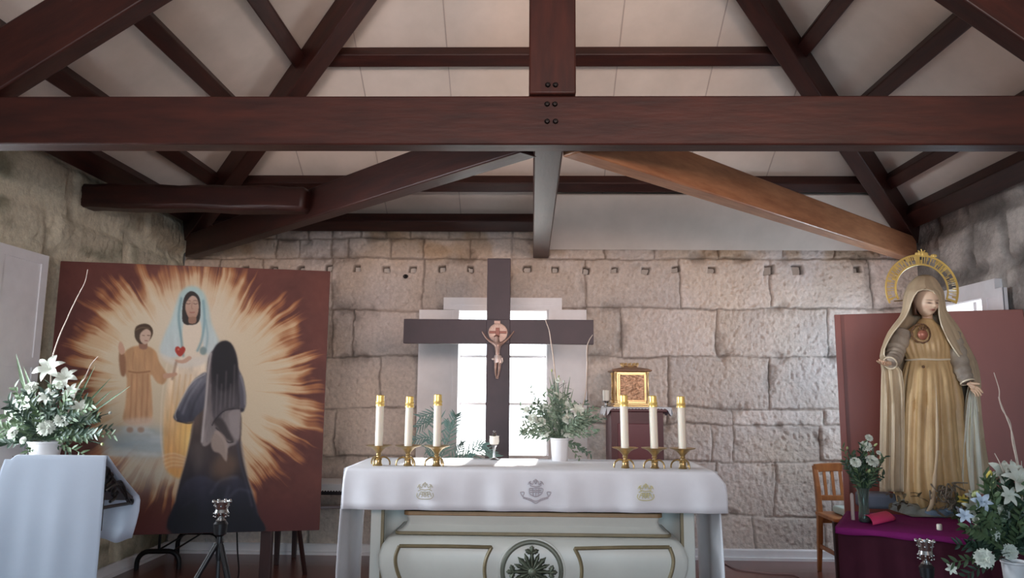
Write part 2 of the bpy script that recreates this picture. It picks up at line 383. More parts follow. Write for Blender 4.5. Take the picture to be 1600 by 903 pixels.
# thin joints between the ceiling boards of the hip
jm = mat('board_joint', C(176, 164, 156), 0.8)
for i, x in enumerate([-1.9, -1.25, -0.6, 0.62, 1.3, 1.95]):
    u = min(x-XL, XR-x); a = Vector((x, YW, ZE-0.001)); b = Vector((x+0.02, YW-u+0.1, ZE+SL*(u-0.1)-0.001)); mb = MB()
    d = Vector((0.004, 0, 0)); nn = Vector((0, 0, -0.0025))
    mb.add([a-d+nn, a+d+nn, b+d+nn, b-d+nn, a-d, a+d, b+d, b-d], [(0, 1, 2, 3), (4, 7, 6, 5), (0, 4, 5, 1), (1, 5, 6, 2), (2, 6, 7, 3), (3, 7, 4, 0)]); struct('ceiling_joint', mb, jm)

# ------------------------------------------------------------------ timbers
def timber(name, a, b, wd, ht, label, cat='beam', m=None, up=(0, 0, 1), group=None, rnd=0.008, wob=0.0, n=14, seed=0, kind='structure'):
    """a, b = centre line ends; local X runs along the beam"""
    a, b = Vector(a), Vector(b); d = b-a; L = d.length; x = d.normalized(); up = Vector(up); y = up.cross(x).normalized(); z = x.cross(y)
    r = random.Random(seed); rows = []
    for i in range(n+1):
        t = -L/2+L*i/n; j = [r.uniform(-wob, wob) for _ in range(4)]
        rows.append([(t, -wd/2+j[0], -ht/2+j[1]), (t, wd/2+j[2], -ht/2+j[1]), (t, wd/2+j[2], ht/2+j[3]), (t, -wd/2+j[0], ht/2+j[3])])
    mb = MB(); mb.rings(rows); o = obj(name, mb, m or wood, local=True, bevel=rnd, smooth=40)
    o.matrix_world = Matrix.Translation((a+b)/2) @ Matrix((x, y, z)).transposed().to_4x4()
    tag(o, label, cat, group, kind); return o
xk = PY(863, 100, 3.1).x
timber('tie_beam', (XL-0.05, 3.15, 2.53), (XR+0.05, 3.15, 2.53), 0.10, 0.222, 'broad dark tie beam spanning the whole room under the roof', seed=1)
kp = timber('king_post', (xk, 3.14, 2.642), (xk, 3.14, ZR-0.05), 0.205, 0.12, 'dark king post standing on the centre of the tie beam', 'post', up=(0, 1, 0), seed=2)
# bolt heads on the joint
bm_ = mat('black_iron', C(30, 26, 26), 0.45, metal=0.7)
for (px, py) in [(856, 133), (868, 133), (855, 163), (867, 163), (855, 190), (868, 190)]:
    y = 3.08 if py < 150 else 3.10; p = PY(px, py, y); mb = MB(); mb.lathe([(0.012, 0.0), (0.012, -0.006), (0.008, -0.012), (0.0, -0.013)], p, 8, 'y')
    o = obj('bolt', mb, bm_, smooth=50); tag(o, 'black bolt head on the king post joint over the tie beam', 'bolt', 'bolts of the king post joint')
pa, pb = PY(0, 140, 3.1), PY(225, 0, 3.1)
def chord(pa, pb, xend, zoff, label, s):
    sl = (pb.z-pa.z)/(pb.x-pa.x); x0 = pa.x-(0.34 if s < 0 else -0.34); th = 0.26
    a = Vector((x0, 3.15, pa.z+sl*(x0-pa.x))); b = Vector((xend, 3.15, pa.z+sl*(xend-pa.x)))
    n = Vector((-(b-a).normalized().z, 0, (b-a).normalized().x)); n = n if n.z > 0 else -n
    timber('principal_rafter', a+n*th/2, b+n*th/2, 0.11, th, label, seed=5+s)
chord(pa, pb, xk-0.08, 0, 'dark principal rafter rising from the left end of the tie beam', -1)
pa, pb = PY(1600, 65, 3.1), PY(1505, 0, 3.1)
chord(pa, pb, xk+0.08, 0, 'dark principal rafter rising from the right end of the tie beam', 1)
# hip rafters
def hip(sx, label):
    xc = XL if sx > 0 else XR; h, wd = 0.20, 0.13
    a = Vector((xc+sx*0.06, YW-0.06, ZE+SL*0.06-h/2-0.045)); u = HALF-0.12; b = Vector((xc+sx*u, YW-u, ZE+SL*u-h/2-0.045))
    timber('hip_rafter', a, b, wd, h, label, seed=8)
hip(1, 'dark hip rafter climbing from the back left corner of the room')
hip(-1, 'dark hip rafter climbing from the back right corner of the room')
# purlins
def purlin(a, b, nrm, label, wd=0.105, h=0.095, name='purlin'):
    n = Vector(nrm).normalized(); a = Vector(a)-n*h/2; b = Vector(b)-n*h/2
    timber(name, a, b, wd, h, label, up=n, seed=3)
nl, nr, nb = (-SL, 0, 1), (SL, 0, 1), (0, SL, 1)
for u, lb in ((1.40, 'upper purlin of the left ceiling slope, nearest the roof ridge'), (0.91, 'middle purlin of the left ceiling slope'), (0.43, 'lower purlin of the left ceiling slope, just above the wall plate')):
    purlin((XL+u, YR, ZE+SL*u), (XL+u, YW-u-0.02, ZE+SL*u), nl, lb)
for u, lb in ((1.47, 'upper purlin of the right ceiling slope, nearest the roof ridge'), (0.97, 'middle purlin of the right ceiling slope'), (0.43, 'lower purlin of the right ceiling slope, just above the wall plate')):
    purlin((XR-u, YR, ZE+SL*u), (XR-u, YW-u-0.02, ZE+SL*u), nr, lb)
for u, lb in ((1.45, 'upper horizontal purlin of the back ceiling slope above the tie beam'), (0.43, 'lower horizontal purlin of the back ceiling slope below the tie beam')):
    purlin((XL+u+0.02, YW-u, ZE+SL*u), (XR-u-0.02, YW-u, ZE+SL*u), nb, lb)
purlin((XL+0.1, YR, ZE+SL*0.1), (XL+0.1, YW-0.12, ZE+SL*0.1), nl, 'dark wall plate lying along the top of the left wall', 0.16, 0.09, 'wall_plate')
purlin((XR-0.1, YR, ZE+SL*0.1), (XR-0.1, YW-0.12, ZE+SL*0.1), nr, 'dark wall plate lying along the top of the right wall', 0.16, 0.12, 'wall_plate')
purlin((XL+0.3, YW-0.12, ZE+SL*0.12-0.065), (0.06, YW-0.12, ZE+SL*0.12-0.065), nb, 'dark wall plate over the back wall, left of the centre beam', 0.13, 0.10, 'wall_plate')
# braces lying at eaves level
cl = PY(290, 400, YW-0.1)
timber('dragon_beam', (0.0, 3.27, 2.53), (XL+0.10, YW-0.10, 2.605), 0.11, 0.20, 'dark diagonal brace from tie beam centre to the back left corner', seed=21)
timber('dragon_beam', (0.19, 3.27, 2.53), (XR-0.10, YW-0.10, 2.605), 0.11, 0.20, 'lamplit brown diagonal brace from tie beam centre to back right corner', m=wood_lit, seed=22)
timber('centre_beam', (0.085, 3.21, 2.53), (0.105, YW+0.04, 2.635), 0.135, 0.20, 'centre beam running from the tie beam back into the stone wall', seed=23)
timber('rough_beam', tuple(PY(104, 308, 5.00)), tuple(PY(484, 314, 4.66)), 0.17, 0.165, 'rough hewn beam from the left wall to the diagonal brace', seed=31, wob=0.006, rnd=0.028)
# white board closing the foot of the back slope, right of the centre beam
mb = MB(); t0 = Vector((0.18, YW-0.40, ZE+SL*0.40-0.10)); t1 = Vector((XR-0.35, YW-0.40, ZE+SL*0.40-0.10)); zt = PY(1000, 390, YW-0.04).z
b0 = Vector((0.18, YW-0.03, zt)); b1 = Vector((XR-0.03, YW-0.03, zt)); k = Vector((0, 0.01, 0.012))
mb.add([t0, t1, b1, b0, t0+k, t1+k, b1+k, b0+k], [(0, 1, 2, 3), (4, 7, 6, 5), (0, 4, 5, 1), (1, 5, 6, 2), (2, 6, 7, 3), (3, 7, 4, 0)])
struct('ceiling_closing_board', mb, white_ceiling)

# ------------------------------------------------------------------ windows
glass = bpy.data.materials.new('window_glass'); glass.use_nodes = True
_n = glass.node_tree; _n.nodes.clear(); _o = _n.nodes.new('ShaderNodeOutputMaterial'); _m = _n.nodes.new('ShaderNodeMixShader'); _t = _n.nodes.new('ShaderNodeBsdfTransparent'); _g = _n.nodes.new('ShaderNodeBsdfGlossy')
_m.inputs[0].default_value = 0.06; _g.inputs['Roughness'].default_value = 0.02
_n.links.new(_t.outputs[0], _m.inputs[1]); _n.links.new(_g.outputs[0], _m.inputs[2]); _n.links.new(_m.outputs[0], _o.inputs[0])
W1 = thing('window_1', None, None, (XL+(u0+u1)/2, YW, v0), kind='structure')
def bxp(mb, x0, x1, y0, y1, Y, d):   # box whose front face fills a pixel rectangle at depth Y
    a = PY(x0, (y0+y1)/2, Y).x; b = PY(x1, (y0+y1)/2, Y).x; t = PY((x0+x1)/2, y0, Y).z; c = PY((x0+x1)/2, y1, Y).z
    return mb.box(a, b, Y, Y+d, c, t)
mb = MB(); bxp(mb, 693, 878, 465, 484, YW-0.035, 0.06); bxp(mb, 693, 716, 484, 714, YW-0.035, 0.06); bxp(mb, 854, 878, 484, 714, YW-0.035, 0.06); bxp(mb, 702, 870, 471, 476, YW-0.045, 0.02)
mb.box(XL+u0-0.03, XL+u0+0.012, YW-0.03, YW+0.30, v0, v1); mb.box(XL+u1-0.012, XL+u1+0.03, YW-0.03, YW+0.30, v0, v1); mb.box(XL+u0, XL+u1, YW-0.03, YW+0.30, v1-0.012, v1+0.02); mb.box(XL+u0-0.04, XL+u1+0.04, YW-0.06, YW+0.30, v0-0.03, v0+0.01)
obj('window_frame', mb, white_paint, W1)
for x0, x1, fx in ((652, 715, 704), (857, 917, 868)):
    mb = MB(); bxp(mb, x0, x1, 484, 718, YW-0.075, 0.035); bxp(mb, x0+7, fx-8 if x0 < 800 else x1-7, 496, 585, YW-0.082, 0.01) if 0 else None
    bxp(mb, x0, x0+2.0, 484, 718, YW-0.082, 0.01); bxp(mb, x1-2.0, x1, 484, 718, YW-0.082, 0.01); bxp(mb, fx-1.2, fx+1.2, 486, 716, YW-0.080, 0.01)
    obj('shutter', mb, white_paint, W1)
gy = YW+0.16
for x0, x1, y0, y1 in ((712, 858, 555, 559), (712, 858, 629, 633), (782, 788, 484, 712)):
    mb = MB(); bxp(mb, x0, x1, y0, y1, gy, 0.03); obj('glazing_bar', mb, white_paint, W1)
mb = MB(); mb.box(XL+u0, XL+u1, gy+0.012, gy+0.016, v0, v1); obj('glass', mb, glass, W1)
def side_window(name, X, s, win, casing, split, shut):
    a, c, d, e = win; a += YR; c += YR
    Wn = thing(name, None, None, (X, (a+c)/2, d), kind='structure')
    x0, x1 = sorted((X+s*0.035, X-s*0.02)); mb = MB(); w_ = casing
    mb.box(x0, x1, a-w_, c+w_, e, e+w_); mb.box(x0, x1, a-w_, a, d, e); mb.box(x0, x1, c, c+w_, d, e)
    q0, q1 = sorted((X+s*0.05, X-s*0.30)); mb.box(q0, q1, a-0.05, c+0.05, d-0.03, d+0.005)
    q0, q1 = sorted((X+s*0.02, X-s*0.30)); mb.box(q0, q1, a-0.02, a+0.005, d, e); mb.box(q0, q1, c-0.005, c+0.02, d, e); mb.box(q0, q1, a, c, e-0.005, e+0.02)
    obj('window_frame', mb, white_paint, Wn, recalc=False)
    q0, q1 = sorted((X-s*0.05, X-s*0.08))
    for k in split:
        mb = MB(); mb.box(q0, q1, k-0.02, k+0.02, d, e); obj('glazing_bar', mb, white_paint, Wn)
    for k in (0.33, 0.66):
        mb = MB(); mb.box(q0, q1, a, c, d+(e-d)*k-0.012, d+(e-d)*k+0.012); obj('glazing_bar', mb, white_paint, Wn)
    mb = MB(); mb.box(q0+0.012, q0+0.016, a, c, d, e); obj('glass', mb, glass, Wn)
    for (s0, s1, zt) in shut:
        x0, x1 = sorted((X+s*0.045, X+s*0.075)); mb = MB(); mb.box(x0, x1, s0, s1, d-0.02, zt)
        x0, x1 = sorted((X+s*0.07, X+s*0.082)); g = 0.06
        for (p0, p1, p2, p3) in ((s0, s1, zt-g, zt), (s0, s1, d-0.02, d+g), (s0, s0+g, d+g, zt-g), (s1-g, s1, d+g, zt-g), (s0+g, s1-g, (d+zt)/2-g/2, (d+zt)/2+g/2)): mb.box(x0, x1, p0, p1, p2, p3)
        obj('shutter', mb, white_paint, Wn, recalc=False)
side_window('window_2', XL, 1, LWIN, 0.09, (3.3,), ((WL0-0.45, WL0, WLt),))
side_window('window_3', XR, -1, RWIN, 0.12, (5.745,), ((5.20, 5.44, 2.11),))
# ------------------------------------------------------------------ the painting
class Canvas:
    """small numpy painter; coordinates run over the picture in its own units"""
    def __init__(s, x0, x1, y0, y1, k):
        s.k = k; s.x0 = x0; s.y0 = y0; s.X, s.Y = np.meshgrid(np.arange(x0, x1, 1/k), np.arange(y0, y1, 1/k)); s.a = np.zeros(s.X.shape+(3,))
    def blur(s, m, r):
        r = int(max(0, round(r*s.k)))
        if r == 0: return m
        for _ in range(2):
            for ax in (0, 1):
                c = np.cumsum(np.pad(m, [(r+1, r) if i == ax else (0, 0) for i in (0, 1)], mode='edge'), axis=ax)
                n = m.shape[ax]; m = (np.take(c, np.arange(2*r+1, 2*r+1+n), ax)-np.take(c, np.arange(0, n), ax))/(2*r+1)
        return m
    def inside(s, pts):
        p = np.array(pts, float); m = np.zeros(s.X.shape, bool); j = len(p)-1
        for i in range(len(p)):
            xi, yi = p[i]; xj, yj = p[j]
            if yi != yj: m ^= ((yi > s.Y) != (yj > s.Y)) & (s.X < (xj-xi)*(s.Y-yi)/(yj-yi)+xi)
            j = i
        return m
    def put(s, m, col, op=1.0):
        if callable(col): c = col(s.X, s.Y)
        else: c = np.array(col)/255.
        m = (m*op)[..., None]; s.a = s.a*(1-m)+c*m
    def poly(s, pts, col, bl=0.8, op=1.0, curve=True):
        if curve:
            q = [Vector((x, y, 0)) for x, y in pts]; n = len(q); o = []
            for i in range(n):
                p0, p1, p2, p3 = q[i-1], q[i], q[(i+1) % n], q[(i+2) % n]
                for j in range(4):
                    t = j/4; o.append(0.5*((2*p1)+(p2-p0)*t+(2*p0-5*p1+4*p2-p3)*t*t+(3*p1-p0-3*p2+p3)*t**3))
            pts = [(v.x, v.y) for v in o]
        s.put(s.blur(s.inside(pts).astype(float), bl), col, op)
    def ell(s, cx, cy, rx, ry, col, bl=0.5, op=1.0, rot=0):
        dx = s.X-cx; dy = s.Y-cy; c_, n_ = cos(rot), sin(rot); u = (dx*c_+dy*n_)/rx; v = (-dx*n_+dy*c_)/ry
        s.put(s.blur((u*u+v*v < 1).astype(float), bl), col, op)
    def line(s, pts, wd, col, bl=0.3, op=1.0):
        pts = [(p.x, p.y) for p in cat_rom([(x, y, 0) for x, y in pts], 5)]
        m = np.zeros(s.X.shape)
        for i in range(len(pts)-1):
            (ax, ay), (bx, by) = pts[i], pts[i+1]; L = max((bx-ax)**2+(by-ay)**2, 1e-6)
            t = np.clip(((s.X-ax)*(bx-ax)+(s.Y-ay)*(by-ay))/L, 0, 1); d = np.hypot(s.X-ax-t*(bx-ax), s.Y-ay-t*(by-ay)); m = np.maximum(m, np.clip(wd/2-d+0.5, 0, 1))
        s.put(s.blur(m, bl), col, op)
def grad(c0, c1, y0, y1, var=0.0, sc=0.1, seed=0):
    def f(X, Y):
        t = np.clip((Y-y0)/(y1-y0), 0, 1)[..., None]; c = (np.array(c0)*(1-t)+np.array(c1)*t)/255.
        if var: c = c*(1+var*(fbm(X+100, Y*0.25+100, sc, 3, seed)[..., None]-0.5))
        return c
    return f
def paint_apparition():
    c = Canvas(60, 530, 395, 850, 2.0); X, Y = c.X, c.Y
    n = fbm(X, Y, 0.02, 4, 5)[..., None]; n2 = fbm(X, Y, 0.12, 3, 8)[..., None]
    c.a = (np.array([88, 42, 36])+n*np.array([34, 20, 14])-12+n2*8)/255.
    dx = (X-305); dy = (Y-600); th = np.arctan2(dy/1.06, dx); r = np.hypot(dx, dy/1.06)
    th = th+0.05*(fbm(X, Y, 0.03, 2, 71)-0.5); q = np.cos(th)*3+20; p = np.sin(th)*3+20
    lob = fbm(q, p, 0.9, 2, 12); sp = fbm(q, p, 6.0, 3, 13); sp2 = fbm(q, p, 19.0, 2, 14)
    R0 = 158+24*lob+8*np.cos(th)**2-22*np.clip(-np.cos(th)*np.sin(th), 0, 1)
    edge = R0+(sp-0.5)*60+(sp2-0.5)*36+(fbm(X, Y, 0.05, 2, 72)-0.5)*30
    t = (r-edge)/26.0
    cream = np.array([206, 184, 150])/255.; peach = np.array([200, 160, 116])/255.; org = np.array([166, 98, 52])/255.
    m0 = np.clip(1-sstep(-0.1, 0.9, t), 0, 1)[..., None]; c.a = c.a*(1-m0*0.95)+org*m0*0.95
    m1 = np.clip(1-sstep(-0.75, 0.15, t), 0, 1)[..., None]; c.a = c.a*(1-m1)+peach*m1
    m2 = np.clip(1-sstep(-2.0, -0.6, t), 0, 1)[..., None]; c.a = c.a*(1-m2)+cream*m2
    rt = sstep(0, 110, X-370)[..., None]*m2*0.35; c.a = c.a*(1-rt)+np.array([190, 176, 146])/255.*rt
    c.ell(300, 500, 70, 60, (222, 206, 182), 30, 0.5)
    c.ell(225, 740, 55, 28, (176, 178, 168), 18, 0.75); c.ell(225, 690, 70, 22, (150, 166, 172), 9, 0.85)
    rc = random.Random(6)
    for i in range(26):
        yy = rc.uniform(668, 712); xx = rc.uniform(172, 262); L_ = rc.uniform(14, 40); c.line([(xx-L_/2, yy+rc.uniform(-2, 2)), (xx, yy-1), (xx+L_/2, yy+rc.uniform(-2, 2))], rc.uniform(3, 6), rc.choice([(196, 202, 200), (134, 154, 164), (156, 172, 178), (176, 186, 188)]), 2.0, 0.5)
    # low dark corners
    c.ell(225, 850, 62, 40, (98, 40, 38), 14, 0.9); c.ell(440, 830, 75, 46, (86, 34, 32), 14, 0.9)
    # standing woman in the blue veil
    c.poly([(300, 447), (284, 455), (276, 475), (268, 500), (258, 522), (250, 548), (262, 560), (285, 556), (318, 548), (336, 575), (344, 540), (331, 505), (326, 478), (317, 455)], grad((156, 190, 190), (186, 196, 196), 450, 560, 0.15, 0.12, 3), 2.2, 0.9)
    c.poly([(279, 562), (262, 600), (256, 660), (256, 700), (262, 735), (290, 745), (322, 700), (326, 640), (322, 560), (300, 540)], grad((226, 208, 184), (226, 160, 80), 560, 720, 0.22, 0.16, 4), 2.2)
    c.ell(303, 672, 24, 46, (255, 196, 96), 9, 0.85); c.ell(303, 700, 12, 30, (255, 226, 140), 7, 0.7)
    for x_ in (266, 274, 283, 291): c.line([(x_+8, 585), (x_+2, 640), (x_-3, 715)], 1.8, (196, 138, 78), 1.2, 0.55)
    c.poly([(288, 504), (284, 540), (286, 562), (316, 560), (314, 503), (301, 500)], (222, 202, 176), 1.2)
    c.line([(284, 466), (280, 495), (284, 530), (287, 556)], 3.4, (100, 140, 146), 1.2, 0.75); c.line([(318, 470), (320, 500), (316, 530), (309, 548)], 3.4, (104, 148, 158), 1.2, 0.75)
    c.line([(322, 500), (325, 525), (322, 548)], 2.2, (120, 156, 166), 1.0, 0.7)
    c.poly([(300, 455), (290, 462), (286, 478), (286, 502), (296, 508), (311, 503), (314, 480), (311, 463)], (52, 44, 40), 0.7)
    c.poly([(301, 462), (293, 470), (290, 480), (293, 492), (299, 500), (305, 499), (310, 489), (311, 476), (308, 466)], grad((196, 160, 138), (176, 130, 106), 462, 498), 0.7)
    c.poly([(296, 496), (296, 505), (306, 505), (307, 496)], (152, 108, 86), 0.7)
    for ex in (295, 306): c.line([(ex-3, 474), (ex, 475.2), (ex+3, 474)], 1.0, (84, 56, 48), 0.3, 0.9); c.line([(ex-3.5, 470.5), (ex, 469.6), (ex+3.5, 470.8)], 0.9, (92, 64, 52), 0.3, 0.8)
    c.line([(301, 472), (300, 481), (302, 483)], 1.0, (150, 104, 84), 0.3, 0.8); c.line([(297.5, 488), (301, 488.6), (304.5, 488)], 1.3, (150, 78, 68), 0.3, 0.9)
    c.poly([(250, 552), (262, 556), (280, 564), (290, 560), (318, 556), (338, 548), (320, 568), (290, 574), (262, 566)], (214, 202, 186), 2.0, 0.8)
    c.poly([(274, 562), (280, 567), (290, 567), (300, 560), (296, 556), (286, 562)], (202, 154, 126), 0.6); c.line([(276, 566), (273, 580), (270, 592)], 4, (150, 110, 84), 1, 0.7)
    c.poly([(282, 557), (275, 550), (275, 543), (279, 541), (282.5, 544), (286, 541), (290, 544), (289, 550)], (180, 48, 34), 0.6); c.ell(279.5, 546, 1.6, 1.6, (214, 96, 72), 0.5)
    c.ell(318, 548, 5.5, 6.5, (118, 140, 138), 1.0, 0.9)
    for y_ in range(8): c.line([(254+y_, 712+3*y_), (272, 708+3*y_), (296, 716+2*y_)], 2.0, (206, 150, 120) if y_ % 2 else (232, 214, 190), 1.2, 0.5)
    c.line([(262, 568), (254, 620), (252, 680), (256, 715)], 1.6, (236, 214, 180), 1.0, 0.7)
    # child
    c.poly([(205, 543), (195, 552), (191, 575), (199, 590), (197, 630), (193, 655), (205, 662), (222, 661), (238, 655), (238, 615), (236, 585), (246, 597), (256, 600), (262, 586), (250, 566), (244, 549), (232, 541), (218, 540)], grad((184, 132, 84), (206, 152, 106), 545, 660, 0.2, 0.16, 9), 0.9)
    c.poly([(188, 548), (187, 565), (190, 585), (196, 587), (198, 570), (195, 552)], (146, 96, 62), 0.8)
    c.poly([(186, 545), (187, 536), (190, 534), (194, 540), (196, 550), (190, 554)], (196, 146, 116), 0.6)
    c.poly([(256, 584), (266, 583), (276, 582), (277, 586), (266, 590), (257, 591)], (196, 144, 112), 0.6)
    c.line([(202, 580), (216, 582), (235, 580)], 2.2, (150, 98, 60), 0.4)
    for x_ in (206, 214, 223, 231): c.line([(x_+1, 584), (x_, 620), (x_-2, 657)], 1.6, (158, 100, 62), 0.8, 0.75)
    c.line([(210, 550), (208, 565), (209, 577)], 1.2, (156, 104, 66), 0.6, 0.6); c.line([(228, 550), (226, 565), (228, 577)], 1.2, (156, 104, 66), 0.6, 0.6)
    c.poly([(196, 655), (200, 664), (220, 666), (238, 662), (238, 652)], (206, 178, 156), 2.5, 0.7)
    c.ell(204, 671, 5.5, 4.5, (166, 134, 112), 1.2, 0.9); c.ell(221, 671, 5.5, 4.5, (166, 134, 112), 1.2, 0.9)
    c.poly([(219, 531), (219, 544), (230, 545), (230, 533)], (146, 98, 74), 0.6)
    c.poly([(224, 506), (214, 510), (211, 520), (213, 530), (220, 537), (232, 534), (239, 524), (239, 514), (233, 507)], (76, 54, 36), 0.7)
    c.poly([(229, 514), (221, 520), (219, 528), (222, 535), (228, 538), (233, 534), (236, 527), (236, 518)], (194, 158, 134), 0.6)
    c.line([(213, 516), (222, 512), (234, 513)], 1.0, (140, 112, 76), 0.3, 0.7)
    for ex in (225, 233): c.line([(ex-1.8, 524), (ex+1.6, 524.2)], 1.0, (86, 58, 44), 0.2, 0.9)
    c.line([(227, 532), (231, 532.3)], 1.1, (150, 84, 70), 0.2, 0.9)
    # kneeling nun seen from behind
    K = (20, 20, 30)
    c.poly([(324, 582), (310, 588), (297, 602), (286, 622), (275, 643), (272, 652), (278, 658), (294, 660), (312, 655), (326, 640), (334, 600)], grad((104, 102, 112), (58, 57, 70), 590, 655, 0.3, 0.14, 21), 0.8)
    for k_, (x0, y0, x1, y1) in enumerate([(316, 592, 286, 646), (322, 600, 298, 652), (308, 594, 280, 640)]): c.line([(x0, y0), ((x0+x1)/2-4, (y0+y1)/2), (x1, y1)], 3.0, (150, 148, 158) if k_ != 1 else (44, 42, 54), 1.4, 0.55)
    c.line([(321, 584), (302, 596), (288, 616), (275, 644), (276, 655)], 1.6, (190, 184, 180), 0.6, 0.7)
    c.line([(278, 657), (296, 661), (314, 655)], 1.6, (28, 26, 38), 0.6, 0.8)
    c.poly([(370, 574), (378, 586), (382, 600), (385, 622), (383, 638), (376, 644), (366, 634), (364, 595)], (82, 78, 88), 0.8)
    c.line([(376, 586), (382, 610), (383, 632)], 2.0, (166, 162, 164), 0.9, 0.6); c.ell(376, 640, 6, 3, (40, 36, 42), 0.8, 0.8)
    c.poly([(303, 656), (297, 690), (290, 722), (282, 750), (275, 782), (271, 832), (406, 833), (402, 800), (394, 770), (384, 735), (377, 695), (375, 640), (340, 610), (318, 640)], grad((92, 74, 66), (20, 20, 33), 660, 785, 0.5, 0.07, 22), 1.0)
    c.line([(303, 658), (297, 692), (288, 725), (278, 765), (274, 785)], 1.8, (166, 142, 120), 0.9, 0.55)
    c.line([(377, 690), (385, 735), (396, 775), (403, 805)], 2.2, (104, 100, 112), 1.2, 0.55)
    c.poly([(276, 782), (290, 752), (316, 742), (340, 752), (362, 742), (386, 756), (404, 806), (406, 834), (270, 834)], grad((50, 50, 68), (14, 15, 27), 745, 805, 0.6, 0.06, 23), 2.0, 0.85)
    for k_, q_ in enumerate([[(330, 770), (345, 750), (372, 744)], [(296, 768), (320, 756), (338, 764)], [(350, 786), (372, 764), (392, 768)], [(288, 790), (312, 776), (334, 786)], [(338, 800), (352, 778), (358, 760)]]): c.line(q_, 3.0, (84, 84, 104) if k_ % 2 == 0 else (38, 38, 54), 1.8, 0.6)
    c.poly([(330, 728), (346, 708), (366, 712), (374, 728), (358, 746), (336, 748)], (136, 98, 68), 7, 0.55); c.poly([(298, 700), (314, 690), (322, 716), (306, 738)], (120, 104, 98), 6, 0.4)
    # the long veil: black crown, grey translucent tails with a pointed hem
    c.poly([(334, 546), (326, 560), (323, 590), (321, 620), (318, 650), (315, 688), (320, 697), (330, 690), (336, 676), (350, 690), (354, 722), (356, 700), (372, 690), (376, 660), (374, 600), (371, 560), (362, 538), (350, 533)], grad((70, 62, 66), (150, 136, 132), 560, 700, 0.3, 0.2, 24), 0.8, 0.95)
    c.poly([(338, 540), (332, 560), (331, 600), (333, 650), (342, 656), (352, 640), (374, 638), (373, 600), (370, 560), (362, 538), (350, 533)], grad((30, 26, 32), (84, 76, 80), 570, 650, 0.35, 0.16, 25), 0.9)
    c.poly([(339, 542), (334, 560), (334, 590), (345, 610), (360, 606), (370, 590), (368, 556), (360, 538), (349, 534)], (28, 24, 30), 2.5, 0.9)
    c.line([(330, 552), (326, 580), (323, 620), (319, 660), (316, 690)], 3.2, (196, 184, 178), 0.9, 0.8); c.line([(329, 600), (327, 640), (324, 690)], 2.0, (120, 108, 108), 0.8, 0.7)
    for x_, y0, y1 in ((340, 585, 650), (347, 600, 640), (354, 580, 636), (361, 600, 636), (367, 570, 634)): c.line([(x_, y0), (x_-1, (y0+y1)/2), (x_-2, y1)], 1.8, (122, 112, 112), 1.0, 0.6)
    c.line([(332, 664), (338, 654), (352, 641), (374, 638)], 1.5, (30, 24, 28), 0.5, 0.85)
    c.line([(338, 668), (346, 676), (356, 690), (364, 690)], 1.8, (34, 26, 28), 0.7, 0.8)
    c.poly([(334, 658), (344, 652), (352, 660), (360, 676), (366, 690), (352, 684), (340, 668)], (46, 38, 38), 1.5, 0.75)
    c.poly([(330, 690), (338, 672), (352, 682), (356, 700), (354, 720), (344, 708), (334, 704)], (168, 146, 132), 0.9, 0.85)
    c.poly([(358, 645), (375, 640), (375, 664), (372, 686), (362, 674)], (150, 138, 136), 1.0, 0.8)
    c.line([(371, 690), (376, 722), (386, 756), (394, 790)], 3.0, (66, 66, 84), 1.6, 0.7)
    # lower frame of the picture sinks into dark red
    c.ell(300, 842, 40, 12, (20, 18, 28), 5, 0.6)
    g_ = c.a.mean(-1, keepdims=True); c.a = (c.a*0.82+g_*0.18)*0.92
    c.a = c.a*(0.985+0.03*fbm(X, Y, 0.9, 2, 33)[..., None])
    return c
